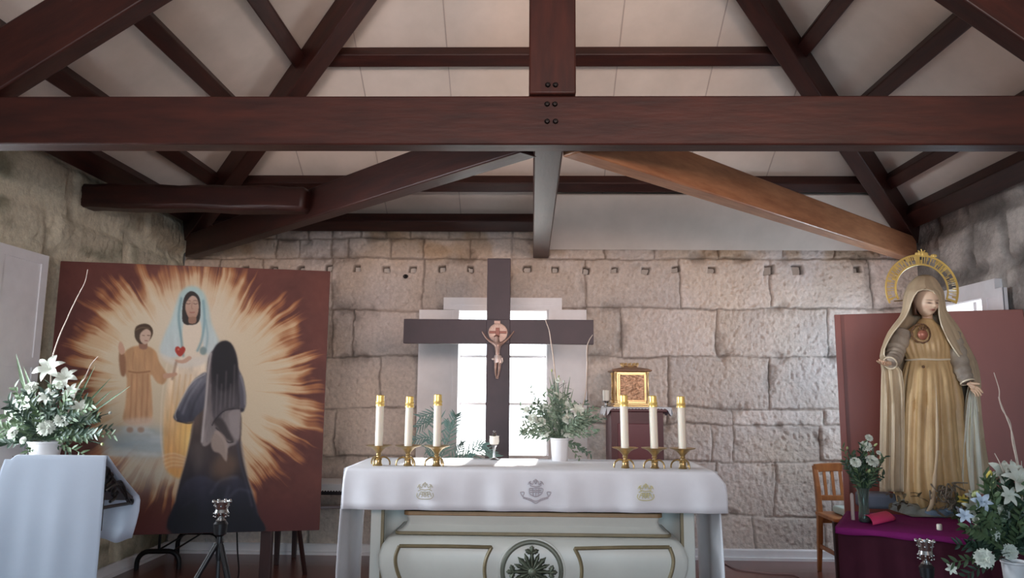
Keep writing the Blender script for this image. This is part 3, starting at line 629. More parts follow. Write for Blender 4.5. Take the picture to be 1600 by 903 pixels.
def build_painting():
    L0, R0 = Vector((-2.945, 4.55, 0)), Vector((-1.336, 4.90, 0)); zt, zb = 2.150, 0.476
    root = thing('painting', 'large unframed religious painting of a blue-veiled woman, child and kneeling nun', 'painting', ((L0+R0)/2+Vector((0, 0, zb))))
    ux = (R0-L0).normalized(); nrm = Vector((ux.y, -ux.x, 0)); Wd = (R0-L0).length
    nx, ny = 640, 610; cv = paint_apparition()
    S = np.linspace(0, 1, nx); T = np.linspace(0, 1, ny); SS, TT = np.meshgrid(S, T)
    P = np.array(L0)+SS[..., None]*np.array(R0-L0)+np.array([0, 0, 1.])*(zb+(1-TT)*(zt-zb))[..., None]
    def j(p):
        d = p-CO; return 800+FPX*(d@CR)/(d@CF), 451.5-FPX*(d@CU)/(d@CF)
    px, py = j(P); ix = np.clip(((px-cv.x0)*cv.k).astype(int), 0, cv.a.shape[1]-1); iy = np.clip(((py-cv.y0)*cv.k).astype(int), 0, cv.a.shape[0]-1)
    col = np.ones((ny, nx, 4)); col[..., :3] = npl(cv.a[iy, ix]*1.06)
    P = P+np.array(nrm)*0.0155-np.array(chain_loc(root))
    me = bpy.data.meshes.new('canvas'); I = np.arange(nx*ny).reshape(ny, nx); q = np.stack([I[:-1, :-1], I[1:, :-1], I[1:, 1:], I[:-1, 1:]], -1).reshape(-1, 4)
    me.vertices.add(nx*ny); me.vertices.foreach_set('co', P.reshape(-1, 3).astype(np.float32).ravel())
    me.loops.add(len(q)*4); me.loops.foreach_set('vertex_index', q.astype(np.int32).ravel())
    me.polygons.add(len(q)); me.polygons.foreach_set('loop_start', np.arange(0, len(q)*4, 4, dtype=np.int32)); me.polygons.foreach_set('loop_total', np.full(len(q), 4, np.int32))
    me.update(); ca = me.color_attributes.new('tint', 'FLOAT_COLOR', 'POINT'); ca.data.foreach_set('color', col.reshape(-1, 4).astype(np.float32).ravel())
    me.materials.append(mat('painted_canvas', (1, 1, 1, 1), 0.55, attr='tint', spec=0.25)); o = bpy.data.objects.new('canvas', me); COL.objects.link(o); o.parent = root
    mb = MB(); R = Matrix((ux, -nrm, Vector((0, 0, 1)))).transposed(); c0 = (L0+R0)/2+Vector((0, 0, (zt+zb)/2)); vs = MB().box(-Wd/2-0.002, Wd/2+0.002, -0.0145, 0.018, -(zt-zb)/2-0.002, (zt-zb)/2+0.002)
    mb.add([c0+R @ Vector(v) for v in vs.v], vs.f); obj('stretcher_board', mb, mat('board_edge', C(96, 44, 36), 0.6), root, bevel=0.003)
    return ux, nrm
pux, pn = build_painting()
iron = mat('black_metal', C(34, 32, 34), 0.4, metal=0.6)
darkwood = mat('dark_wood', C(52, 30, 28), 0.45, var=0.15, scale=6, stretch=(8, 8, 1))
# wooden easel behind the painting: one leg shows below it
t = thing('easel', 'dark wooden easel carrying the big painting, its front post showing below', 'easel', (-1.72, 4.95, 0))
lx = PY(412, 860, 4.83)
mb = MB(); mb.box(lx.x-0.036, lx.x+0.036, 4.86, 4.90, 0.0, 1.9); obj('front_post', mb, darkwood, t, bevel=0.004)
mb = MB(); mb.box(-2.5, -1.262, 4.62, 4.655, 0, 0.02, Matrix.Rotation(atan2(0.35, 1.61), 3, 'Z'), Vector((-1.262, 4.95, 0)))
mb.v = [(x, y+0.32, z+0.60) for x, y, z in mb.v]; obj('ledge', mb, darkwood, t, bevel=0.003)
mb = MB(); mb.tube([(-1.72, 4.93, 1.8), (-1.66, 5.75, 0.0)], 0.018, 6); obj('rear_leg', mb, darkwood, t)
# folding black metal trestle behind the painting
t = thing('folding_stand', 'black tubular folding stand on the floor behind the painting', 'stand', (-2.75, 6.1, 0))
def arch(a, b, h, r=0.085):
    a, b = Vector(a), Vector(b); d = (b-a).normalized(); z = Vector((0, 0, 1)); pts = [a, a+z*(h-r)]
    for k in range(1, 6): an = k*pi/10; pts.append(a+z*(h-r)+d*(r-r*cos(an))+z*r*sin(an))
    pts.append(b+z*h-d*r)
    for k in range(1, 6): an = k*pi/10; pts.append(b+z*h-d*r+d*r*sin(an)-z*(r-r*cos(an)))
    pts.append(b); return pts
a0, a1 = PZ(213, 890, 0), PZ(279, 889, 0); h0 = PY(246, 862, a0.y).z
mb = MB(); mb.tube(arch(a0, a1, h0), 0.019, 8); obj('foot_frame', mb, iron, t, smooth=60)
b0_ = Vector((-2.83, 6.34, 0)); b1_ = PZ(335, 868, 0.0); b1_.y = 6.34; b1_.x = -2.55; h1 = 0.17
mb = MB(); mb.tube(arch((-2.90, 6.33, 0), (-2.55, 6.33, 0), 0.185), 0.019, 8); obj('foot_frame', mb, iron, t, smooth=60)
m0 = (a0+a1)/2
mb = MB(); mb.tube([m0+Vector((0, 0, h0)), m0+Vector((0, 0.02, 0.62))], 0.011, 6); obj('upright', mb, iron, t)
mb = MB(); mb.tube([(-2.72, 6.33, 0.185), (-2.74, 6.2, 0.62)], 0.011, 6); obj('upright', mb, iron, t)
for dx in (0.0, 0.12):
    mb = MB(); mb.tube([m0+Vector((dx, 0, h0+0.01)), (-2.80+dx, 6.33, 0.195)], 0.007, 6); obj('link_rod', mb, iron, t)
mb = MB(); mb.box(-2.95, -2.55, 5.80, 6.30, 0.62, 0.64); obj('shelf', mb, darkwood, t, bevel=0.003)
# cord hanging behind the painting
mb = MB(); mb.tube(cat_rom([PY(370, 826, 4.86), PY(371, 860, 4.9), PY(372, 903, 4.95), (-1.95, 5.0, 0.02)]), 0.005, 6)
tag(obj('cord', mb, iron), 'thin black cord hanging down below the painting, right of the tripod', 'cord')

# ------------------------------------------------------------------ side table with lace, left of the altar
white_cloth = mat('white_linen', C(222, 224, 230), 0.85, var=0.03, scale=9, sheen=0.2)
t = thing('side_table', 'dark wooden side table against the back wall, left of the altar', 'table', (-1.45, 6.2, 0))
tz = PY(520, 756, 6.02).z
mb = MB(); mb.box(-2.05, -0.85, 6.0, 6.36, tz-0.02, tz); obj('table_top', mb, darkwood, t, bevel=0.003)
mb = MB(); mb.box(-2.02, -0.88, 6.02, 6.34, tz-0.085, tz-0.02); obj('apron', mb, mat('very_dark_wood', C(34, 24, 30), 0.5), t)
for x, y in ((-1.98, 6.06), (-1.92, 6.31), (-0.92, 6.06), (-0.92, 6.31)):
    mb = MB(); mb.rings([[(x-q, y-q, z), (x+q, y-q, z), (x+q, y+q, z), (x-q, y+q, z)] for q, z in ((0.016, 0), (0.024, tz-0.08))]); obj('leg', mb, darkwood, t, bevel=0.003)
mb = MB(); n = 110; rows = []
for y, z, am in ((6.37, tz+0.003, 0), (5.99, tz+0.004, 0), (5.985, tz-0.0, 0), (5.983, tz-0.022, 0), (5.983, tz-0.045, 1)):
    rows.append([(-2.06+1.22*k/n, y, z-(0.010*abs(sin(k*pi/2)) if am else 0)) for k in range(n+1)])
mb.grid(rows); tag(obj('lace_cloth', mb, white_cloth, solid=0.003), 'white scallop-edged lace cloth on the side table left of the altar', 'tablecloth')

# ------------------------------------------------------------------ altar
cream = mat('cream_lacquer', C(208, 211, 204), 0.35, var=0.04, scale=4, spec=0.5)
olive = mat('olive_gilt_moulding', C(132, 120, 92), 0.45, var=0.15, scale=12, metal=0.15)
goldbr = mat('brown_gilt_moulding', C(142, 112, 78), 0.4, var=0.15, scale=12, metal=0.25)
AY = 4.02; AX0, AX1 = -0.955, 0.975; AZ = 0.95
t = thing('altar', 'cream and gilt carved altar with bulging front and round medallion', 'altar', (0.0, 4.3, 0))
mb = MB(); mb.box(AX0, AX1, AY, 4.60, AZ-0.045, AZ-0.004); obj('altar_table_top', mb, cream, t, bevel=0.004)
for x0, x1 in ((578, 597), (1066, 1086)):
    a, b = PY(x0, 850, 4.16).x, PY(x1, 850, 4.16).x
    for y in (4.16, 4.50):
        mb = MB(); mb.box(a, b, y, y+0.06, 0.0, AZ-0.045); obj('leg', mb, cream, t, bevel=0.004)
    mb = MB(); c_ = b if x0 < 800 else a; mb.box(c_-0.008, c_+0.008, 4.150, 4.165, 0.0, AZ-0.045); obj('gilt_strip', mb, olive, t)
mb = MB(); mb.box(PY(597, 850, 4.3).x, PY(1066, 850, 4.3).x, 4.40, 4.44, 0.0, AZ-0.045); obj('back_panel', mb, cream, t)
axc = PY(832, 880, 4.1).x
def zpy(py): return PY(832, py, 4.1).z
def hx(px): return abs(PY(px, 860, 4.1).x-axc)
def section(hw, front, z, n=8):
    r = min(0.03, hw); pts = [(axc-hw, 4.40, z), (axc-hw, front+r, z)]
    for k in range(1, n): a = pi+k*pi/2/n; pts.append((axc-hw+r+r*cos(a), front+r+r*sin(a), z))
    pts += [(axc-hw+r, front, z), (axc+hw-r, front, z)]
    for k in range(1, n): a = -pi/2+k*pi/2/n; pts.append((axc+hw-r+r*cos(a), front+r+r*sin(a), z))
    pts += [(axc+hw, front+r, z), (axc+hw, 4.40, z)]; return pts
prof = [(632, 800, 0.0), (632, 806, 0.0), (634, 815, .012), (631, 822, .018), (624, 829, .006), (617, 832, -.004)]
mb = MB(); mb.rings([section((hx(p)+hx(1664-p))/2, 4.10+f, zpy(y)) for p, y, f in prof]); obj('upper_cornice', mb, cream, t, smooth=35)
for (p, y0, y1, f, mm) in ((629, 800, 807, -0.006, goldbr), (616, 832, 837, -0.010, olive)):
    mb = MB(); mb.rings([section(hx(p), 4.10+f, zpy(y)) for y in (y0, y1)]); obj('gilt_band', mb, mm, t, bevel=0.003)
bel = [(614, 838, .004), (605, 842, -.012), (598, 852, -.026), (593, 868, -.036), (594, 885, -.038), (599, 905, -.030), (608, 930, -.010), (622, 960, .02), (634, 990, .045), (640, 1010, .055)]
def bel_at(y):
    for i in range(len(bel)-1):
        if bel[i][1] <= y <= bel[i+1][1]:
            q = (y-bel[i][1])/(bel[i+1][1]-bel[i][1]); return 4.08+bel[i][2]*(1-q)+bel[i+1][2]*q
    return 4.08+bel[-1][2]
mb = MB(); mb.rings([section(hx(p), 4.08+f, zpy(y)) for p, y, f in bel]); obj('bulging_front', mb, cream, t, smooth=45)
mb = MB(); mb.rings([section(hx(628)+q, 4.10-q, z) for q, z in ((0.0, zpy(1010)), (0.03, zpy(1022)), (0.03, 0.0))]); obj('plinth', mb, cream, t, bevel=0.004)
def on_front(px, py, lift=0.0):
    Y = bel_at(py)-lift; p = PY(px, py, Y); return p
def panel(pts, r=0.014):
    mb = MB(); P = [on_front(x, y, 0.003) for x, y in pts]; P = cat_rom(P+[P[0]], 1); mb.tube(P, r, 8, cap=False, flat=0.7); return mb
def bez(pts): return [(v.x, v.y) for v in cat_rom([(x, y, 0) for x, y in pts], 4)]
left = [(624, 853), (700, 853.5), (768, 855)] + bez([(768, 855), (760, 872), (757, 890), (760, 915), (770, 950)]) + bez([(770, 950), (720, 952), (650, 950)]) + bez([(650, 950), (632, 920), (620, 890), (618, 870), (624, 853)])
obj('panel_moulding', panel(left), olive, t, smooth=60)
right = [(1664-x+(2 if x > 700 else 6), y+2) for x, y in left]
obj('panel_moulding', panel(right), olive, t, smooth=60)
mc = (831, 893); ring = [(mc[0]+46*cos(a), mc[1]+46*sin(a)) for a in np.linspace(0, 2*pi, 49)[:-1]]
obj('medallion_ring', panel(ring, 0.012), mat('grey_green_gilt', C(112, 116, 104), 0.45, metal=0.2), t, smooth=60)
ring2 = [(mc[0]+51*cos(a), mc[1]+51*sin(a)) for a in np.linspace(0, 2*pi, 49)[:-1]]
obj('medallion_outer_ring', panel(ring2, 0.006), cream, t, smooth=60)
mb = MB(); cc = on_front(mc[0], mc[1], 0.0)
def leafp(mb, c, ang, L, wd, Y):
    d = Vector((cos(ang), 0, sin(ang))); s = Vector((-sin(ang), 0, cos(ang))); n = 7; rows = []
    for i in range(n+1):
        q = i/n; ww = wd*sin(pi*min(1, q*0.93+0.07))**0.8*(1+0.25*sin(q*20)); p = c+d*L*q; rows.append([p-s*ww+Vector((0, 0.0, 0)), p+Vector((0, -0.010*sin(pi*q)-0.004, 0)), p+s*ww])
    mb.grid(rows)
for k in range(16):
    a = k*pi/8; L = 0.118 if k % 4 == 0 else (0.092 if k % 2 == 0 else 0.088)
    leafp(mb, cc+Vector((0.012*cos(a), -0.006, 0.012*sin(a))), a, L, 0.010 if k % 2 else (0.014 if k % 4 else 0.010), 0)
    if k % 4 == 0:
        for s in (-1.15, 0, 1.15): leafp(mb, cc+Vector((0.095*cos(a), -0.010, 0.095*sin(a))), a+s, 0.038, 0.012, 0)
mb.ball(cc+Vector((0, -0.01, 0)), 0.02, 10, 6, (1, .6, 1))
obj('medallion_leaf_cross', mb, mat('dark_green_gilt', C(112, 120, 104), 0.45, metal=0.2, var=0.3, scale=30), t, smooth=40, solid=0.004)
# altar cloth
r_ = random.Random(3); mb = MB(); nX = 160; rows = []
fz = [(4.66, AZ+0.002, 0), (4.5, AZ+0.003, 0), (4.3, AZ+0.003, 0), (4.1, AZ+0.003, 0), (4.0, AZ+0.003, 0), (3.990, AZ-0.002, 0), (3.985, AZ-0.015, .1), (3.984, AZ-0.06, .4), (3.982, AZ-0.11, .7), (3.980, AZ-0.17, .9), (3.978, PY(840, 799, 3.98).z, 1)]
for (y, z, q) in fz:
    row = []
    for i in range(nX+1):
        s = i/nX; x = AX0-0.006+(AX1-AX0+0.012)*s; x += (s-0.5)*2*(0.055 if s > .5 else 0.012)*min(1, q*2.2)*abs(s-.5)*2
        yy = y+q*(0.006*sin(s*37+1)+0.004*sin(s*71))
        drop = -0.028*q*0 if True else 0
        zz = z
        row.append((x, yy, zz))
    rows.append(row)
mb.grid(rows)
ct = thing('altar_cloth', 'white altar cloth with three embroidered emblems draped over the altar', 'altar cloth', (0.0, 4.3, AZ))
obj('linen', mb, white_cloth, ct, smooth=60, solid=0.003)
for s, x in ((-1, AX0-0.009), (1, AX1+0.009)):
    mb = MB(); rows = []
    for (z, q) in ((AZ+0.002, 0), (AZ-0.02, .1), (0.8, .4), (0.6, .8), (0.45, 1.0), (0.25, 1.1)):
        rows.append([(x+s*(0.004+0.012*q*sin(k*0.9+1.3)+0.012*q)-(0.0), 3.995+0.60*k/14, z+(0.018*sin(k*0.5) if z < 0.3 else 0)) for k in range(15)])
    mb.grid(rows); obj('side_drop', mb, white_cloth, ct, smooth=60, solid=0.003)
# embroidery: raised thread work on the front drop
def stitch(name, strokes, cx, cy, s, m):
    mb = MB()
    for st in strokes:
        pts = cat_rom([PY(cx+x*s, cy+y*s, 3.968) for x, y in st], 5) if len(st) > 2 else [PY(cx+x*s, cy+y*s, 3.968) for x, y in st]
        mb.tube(pts, 0.0025, 5)
    return obj(name, mb, m, ct, smooth=60)
crown = [[(-8, -3), (-9, -8), (-5, -5), (-3, -11), (0, -6), (3, -11), (5, -5), (9, -8), (8, -3)], [(-8, -3), (0, -1.5), (8, -3)], [(0, -14), (0, -9)], [(-2, -12), (2, -12)], [(-12, -5), (-10, -9), (-7, -10)], [(12, -5), (10, -9), (7, -10)]]
mono = [[(-10, 9), (-6, 1), (-2, 9)], [(-8, 5), (-3, 5)], [(0, 10), (0, 0)], [(-5, 10), (-3, 1), (0, 7), (3, 1), (5, 10)], [(2, 9), (6, 1), (10, 9)], [(3, 5), (8, 5)], [(-12, 3), (-13, 8), (-9, 12), (0, 13), (9, 12), (13, 8), (12, 3)], [(-11, 0), (-6, -2)], [(11, 0), (6, -2)]]
goldth = mat('gold_thread', C(200, 194, 150), 0.5); greyth = mat('grey_violet_thread', C(172, 166, 174), 0.6)
stitch('gold_monogram', crown+mono, 664, 767, 1.0, mat('pale_gold_thread', C(192, 188, 170), 0.5))
stitch('gold_monogram', crown+mono, 1009, 769, 1.0, goldth)
ribbon = [[(-24, 3), (-20, 10), (-10, 13), (0, 17), (10, 13), (20, 10), (24, 3)], [(-20, 12), (-8, 16), (0, 20), (8, 16), (20, 12)], [(-24, 3), (-18, 3), (-20, 10)], [(24, 3), (18, 3), (20, 10)]]
shield = [[(-10, -3), (-10, 4), (-6, 8), (0, 10), (6, 8), (10, 4), (10, -3), (-10, -3)], [(-9, 0), (9, 0)], [(-9, 3), (9, 3)], [(-5, -3), (-4, 8)], [(0, -3), (0, 9)], [(5, -3), (4, 8)]]
stitch('crest_with_ribbon', [[(x, y-4) for x, y in s_] for s_ in crown]+shield+ribbon, 837, 766, 1.0, greyth)

# ------------------------------------------------------------------ candlesticks and candles
brass = mat('brass', C(190, 164, 116), 0.3, metal=0.85, var=0.12, scale=20)
wax = mat('white_wax', C(236, 230, 214), 0.5, sss=0.3)
gold = mat('polished_gold', C(250, 218, 132), 0.32, metal=0.45)
def candlestick(p, label, rz):
    t = thing('candlestick', label, 'candlestick', p, rz, 'brass candlesticks on the altar')
    mb = MB(); mb.lathe([(0.017, 0.028), (0.020, 0.034), (0.012, 0.042), (0.010, 0.052), (0.015, 0.058), (0.012, 0.066), (0.018, 0.076), (0.034, 0.092), (0.048, 0.100), (0.068, 0.106), (0.072, 0.110), (0.050, 0.107), (0.024, 0.101), (0.024, 0.106)], (0, 0, 0), 20)
    obj('drip_pan', mb, brass, t, local=True, smooth=50)
    mb = MB(); mb.lathe([(0.022, 0.0), (0.024, 0.005), (0.018, 0.012), (0.017, 0.034)], (0, 0, 0), 12); obj('stem', mb, brass, t, local=True, smooth=50)
    for k in range(3):
        a = 2*pi*k/3; pts = [(0.010*cos(a), 0.010*sin(a), 0.040), (0.030*cos(a), 0.030*sin(a), 0.046), (0.052*cos(a), 0.052*sin(a), 0.036), (0.062*cos(a), 0.062*sin(a), 0.018), (0.062*cos(a), 0.062*sin(a), 0.003)]
        mb = MB(); mb.tube(cat_rom(pts, 5), 0.0048, 6); obj('leg', mb, brass, t, local=True, smooth=60)
    return t
def candle(p, h, r, label, lean=(0, 0)):
    t = thing('candle', label, 'candle', p, 0, 'tall white candles on the altar')
    mb = MB(); mb.lathe([(r, 0), (r, h-0.012)], (0, 0, 0), 20); obj('wax_shaft', mb, wax, t, local=True, smooth=40)
    mb = MB(); mb.lathe([(r+0.0035, h-0.035), (r+0.0035, h-0.028), (r+0.001, h-0.026), (r+0.002, h-0.018), (r+0.0035, h-0.016), (r+0.0035, h-0.010), (r, h-0.008), (r, h+0.022), (r-0.005, h+0.026), (0.006, h+0.026)], (0, 0, 0), 20); obj('brass_cap', mb, gold, t, local=True, smooth=40)
    t.rotation_euler = (lean[0], lean[1], 0); return t
cand = [(591, 728, 617, 0.0, 'outermost of the three left', 0.3, 'at the far left end of the altar'), (637, 727, 619, 0.008, 'middle one of the three left', 1.3, 'in the middle of the left three'), (682, 727, 616, 0.0, 'innermost of the three left', 1.25, 'of the left three nearest the cross'),
        (977, 729, 617, -0.015, 'innermost of the three right', 1.2, 'of the right three nearest the flowers'), (1023, 730, 618, -0.018, 'middle one of the three right', 1.3, 'in the middle of the right three'), (1067, 731, 619, -0.012, 'outermost of the three right', 0.9, 'at the far right end of the altar')]
for x, yb, yt, lean, wh, rz, wc in cand:
    Y = 4.12; p = PY(x, yb, Y); p.z = AZ+0.005
    candlestick(p, 'brass three-legged candlestick, '+wh+' side', rz)
    cp = p+Vector((0, 0, 0.103)); top = PY(x, yt, Y).z; candle(cp, top-cp.z-0.026, 0.0215, 'tall white candle with brass cap '+wc, (0, lean))
# ------------------------------------------------------------------ the cross with the corpus
crossw = mat('near_black_timber', C(60, 40, 48), 0.5, scale=5, stretch=(1, 1, 1), col2=C(48, 34, 42), bump=0.08, bscale=20)
CY = 5.25
cx0, cx1 = PY(760.5, 500, CY).x, PY(797, 500, CY).x; ctop = PY(779, 403.5, CY).z
t = thing('crucifix', 'tall dark wooden cross with a small bronze corpus in front of the window', 'crucifix', ((cx0+cx1)/2, CY+0.03, 0))
mb = MB(); mb.box(cx0, cx1, CY, CY+0.055, 0.0, ctop); obj('upright_beam', mb, crossw, t, bevel=0.003)
a, b = PY(630.5, 518, CY-0.01).x, PY(927.5, 518, CY-0.01).x; z1, z0 = PY(779, 499, CY-0.01).z, PY(779, 537, CY-0.01).z
mb = MB(); mb.box(a, cx0, CY-0.01, CY+0.05, z0, z1); mb.box(cx0, cx1, CY-0.012, CY+0.0, z0, z1); mb.box(cx1, b, CY-0.01, CY+0.05, z0, z1); obj('crossbar', mb, crossw, t, bevel=0.002)
mb = MB(); mb.box(cx0-0.07, cx1+0.07, CY-0.12, CY+0.20, 0, 0.08); mb.box(cx0-0.04, cx1+0.04, CY-0.06, CY+0.12, 0.08, 0.2); obj('foot_block', mb, crossw, t, bevel=0.006)
bronze = mat('aged_bronze', C(162, 132, 120), 0.42, metal=0.35, var=0.12, scale=30)
pale = mat('pale_rose_metal', C(190, 160, 146), 0.45, metal=0.3, var=0.1, scale=40)
fy = CY-0.014
def cp(x, y, d): return PY(x, y, fy-d)
c0 = cp(778, 520, 0.0); R_ = 0.068
mb = MB(); mb.lathe([(0.0, 0.001), (R_, 0.001), (R_, -0.006), (R_-0.008, -0.008), (0.02, -0.007), (0, -0.007)], (c0.x, c0.y, c0.z), 16, 'y', cap=False); obj('glory_disc', mb, pale, t, smooth=30)
mb = MB()
for k in range(24):
    an = 2*pi*k/24+0.06; d = Vector((cos(an), 0, sin(an))); s = Vector((-sin(an), 0, cos(an))); p = c0+Vector((0, -0.008, 0))
    mb.add([p+d*0.03-s*0.003, p+d*0.03+s*0.003, p+d*(R_-0.008)+s*0.002+Vector((0, -0.003, 0)), p+d*(R_-0.008)-s*0.002+Vector((0, -0.003, 0))], [(0, 1, 2, 3)])
obj('disc_rays', mb, pale, t, solid=0.002)
mb = MB(); mb.box(c0.x-0.062, c0.x+0.062, fy-0.014, fy-0.006, c0.z-0.006, c0.z+0.012); mb.box(c0.x-0.016, c0.x+0.012, fy-0.0155, fy-0.007, c0.z-0.03, c0.z+0.035); obj('small_inner_cross', mb, mat('brown_bronze', C(112, 66, 54), 0.4, metal=0.4), t, bevel=0.002)
V = [cp(778, 561, .028), cp(777.5, 550, .032), cp(777.5, 542, .034), cp(777.5, 537, .034), cp(777, 534, .04), cp(776.5, 531, .044), cp(776, 526, .046), cp(776, 523, .045),
     cp(771, 536.5, .03), cp(765, 533, .026), cp(759.5, 528, .020), cp(755, 521, .012), cp(753, 517.5, .008),
     cp(784.5, 536.5, .03), cp(790.5, 532, .026), cp(796, 527, .020), cp(801, 520.5, .012), cp(803.5, 517, .008),
     cp(775, 566, .034), cp(774.3, 575, .044), cp(774.5, 584, .028), cp(775.5, 589, .020), cp(776, 592, .030),
     cp(781, 566, .034), cp(780.2, 575, .046), cp(779, 584, .030), cp(778, 588.5, .024), cp(777.8, 592, .034)]
E_ = [(0, 1), (1, 2), (2, 3), (3, 4), (4, 5), (5, 6), (6, 7), (3, 8), (8, 9), (9, 10), (10, 11), (11, 12), (3, 13), (13, 14), (14, 15), (15, 16), (16, 17), (0, 18), (18, 19), (19, 20), (20, 21), (21, 22), (0, 23), (23, 24), (24, 25), (25, 26), (26, 27)]
Rr = [.018, .017, .022, .022, .011, .016, .019, .013, .012, .009, .008, .006, .0045, .012, .009, .008, .006, .0045, .014, .011, .008, .006, .006, .014, .011, .008, .006, .006]
skin('corpus', V, E_, Rr, bronze, t, 2)
mb = MB(); rows = []
for y, rx, ry in ((555, .022, .018), (558, .026, .021), (562, .028, .024), (567, .027, .024)):
    c = cp(778, y, .030); rows.append([(c.x+rx*cos(a)*(1+.1*sin(5*a)), c.y+ry*sin(a)*(1+.1*sin(7*a)), c.z+0.003*sin(3*a)) for a in np.linspace(0, 2*pi, 25)[:-1]])
mb.rings(rows); mb.ball(cp(771, 561, .035), .012, 8, 6, (1.2, 1, .8)); mb.tube([cp(784.5, 559, .03), cp(785, 564, .03), cp(783, 569, .028)], [.007, .008, .003], 6); obj('loincloth', mb, mat('pale_silver', C(206, 186, 178), 0.35, metal=0.3), t, smooth=60)
mb = MB(); c = cp(776, 525.5, .045)
for k in range(2): mb.tube([(c.x+.0185*cos(a), c.y+.0185*sin(a), c.z+.002*sin(3*a+k)) for a in np.linspace(0, 2*pi, 20)], 0.002, 5)
obj('crown_of_thorns', mb, mat('brown_bronze', C(112, 66, 54), 0.4, metal=0.4), t)
mb = MB(); p = cp(777, 503, .004); mb.box(p.x-.022, p.x+.022, fy-.006, fy, p.z-.012, p.z+.010); obj('title_plate', mb, bronze, t, bevel=.002)

# small ring sensor on the wall
p = PY(634, 432, YW-0.012); mb = MB(); mb.tube([(p.x+.018*cos(a), p.y-.01, p.z+.014*sin(a)) for a in np.linspace(0, 2*pi, 17)], .005, 6, cap=False); mb.ball(p+Vector((0, 0, 0)), .012, 8, 6)
tag(obj('ring_hook', mb, iron, smooth=60), 'small black iron ring fixed in the stone wall, upper left of the cross', 'ring')

# ------------------------------------------------------------------ tabernacle on its pedestal
ped = mat('dark_red_wood', C(92, 48, 54), 0.45, var=0.12, scale=5, stretch=(1, 1, .3))
TY = 5.80
xa, xb = PY(955, 680, TY).x, PY(1037, 680, TY).x; pz = PY(995, 637, TY).z
t = thing('pedestal', 'dark red wooden pedestal under the golden tabernacle', 'pedestal', ((xa+xb)/2, TY+.2, 0))
mb = MB(); mb.box(xa, xb, TY, TY+.40, 0.06, pz-.03); obj('body', mb, ped, t, bevel=.004)
mb = MB(); mb.box(xa-.012, xb+.03, TY-.03, TY+.42, pz-.03, pz); obj('top_slab', mb, ped, t, bevel=.005)
mb = MB(); mb.box(xa-.02, xb+.02, TY-.02, TY+.42, 0, .06); obj('plinth', mb, ped, t, bevel=.004)
mb = MB(); mb.box(xa+.05, xb-.05, TY-.006, TY+.002, .2, pz-.12); obj('front_panel', mb, mat('panel_red_wood', C(108, 46, 56), 0.4), t, bevel=.004)
mb = MB(); n = 40
rows = []
for k in range(n+1):
    s = k/n; x = xa-.035+(xb-xa+.09)*s; e_ = max(0, abs(s-.5)*2-.86)/.14
    rows.append([(x, TY+.43, pz+.003), (x, TY-.034, pz+.003), (x, TY-.040, pz-.004-.006*abs(sin(k*1.57))-.055*e_)])
mb.grid(rows)
for s_, x in ((-1, xa-.036), (1, xb+.056)): mb.grid([[(x, TY-.036+.06*k, pz+.003), (x+s_*.012, TY-.036+.06*k, pz-.045-.02*abs(sin(k)))] for k in range(8)])
tag(obj('lace_cloth', mb, white_cloth, solid=.003), 'small white lace cloth with drooping corners under the golden tabernacle', 'cloth')
copper = mat('copper_gold_relief', C(214, 170, 138), 0.35, metal=0.5, var=0.2, scale=60, bump=1.0, bscale=55)
tgold = mat('warm_gold', C(222, 186, 132), 0.3, metal=0.6, var=0.1, scale=20)
tx0, tx1 = PY(962, 610, TY).x, PY(1013, 610, TY).x; tz0 = pz+.005; tz1 = PY(990, 581, TY).z; tc = (tx0+tx1)/2
t = thing('tabernacle', 'small golden tabernacle with relief door and crown on top', 'tabernacle', (tc, TY+.12, tz0))
mb = MB(); mb.box(tx0+.01, tx1-.01, TY+.02, TY+.27, tz0+.02, tz1); obj('body', mb, tgold, t, bevel=.003)
mb = MB(); mb.box(tx0-.022, tx1+.022, TY-.01, TY+.29, tz0, tz0+.014); mb.box(tx0-.01, tx1+.01, TY, TY+.28, tz0+.014, tz0+.028); obj('base', mb, tgold, t, bevel=.004)
dx0, dx1 = PY(969, 605, TY).x, PY(1006.5, 605, TY).x; dz0, dz1 = PY(988, 625, TY).z, PY(988, 586, TY).z
mb = MB(); n = 34; rows = []
for i in range(n+1):
    row = []
    for k in range(n+1):
        u, v = k/n, i/n; rr = math.hypot(u-.5, v-.5); h = .004*sin(10*u+3*sin(7*v))*sin(12*v)+.008*max(0, 1-rr/.2)+(.004 if .24 < rr < .3 else 0)
        row.append((dx0+(dx1-dx0)*u, TY+.012-h-.004, dz0+(dz1-dz0)*v))
    rows.append(row)
mb.grid(rows); obj('door', mb, copper, t, smooth=60)
for (a0_, a1_, b0__, b1__) in ((dx0-.010, dx0, dz0-.01, dz1+.01), (dx1, dx1+.010, dz0-.01, dz1+.01), (dx0, dx1, dz1, dz1+.01), (dx0, dx1, dz0-.01, dz0)):
    mb = MB(); mb.box(a0_, a1_, TY-.004, TY+.02, b0__, b1__); obj('door_frame', mb, tgold, t, bevel=.002)
for x in (tx0+.002, tx1-.002):
    for y in (TY+.004, TY+.26):
        mb = MB(); mb.lathe([(.012, 0), (.013, .02), (.007, .026), (.007, .07), (.011, .075), (.007, .082), (.007, tz1-tz0-.052), (.012, tz1-tz0-.042), (.012, tz1-tz0-.028)], (x, y, tz0+.028), 12); obj('column', mb, tgold, t, smooth=40)
mb = MB(); rows = []
for q, z in ((.012, tz1), (.028, tz1+.006), (.03, tz1+.014), (.004, tz1+.024), (-.045, tz1+.034), (-.075, tz1+.038), (-.078, tz1+.048), (-.085, tz1+.050)):
    rows.append([(tx0-q, TY-q*.8, z), (tx1+q, TY-q*.8, z), (tx1+q, TY+.28+q, z), (tx0-q, TY+.28+q, z)])
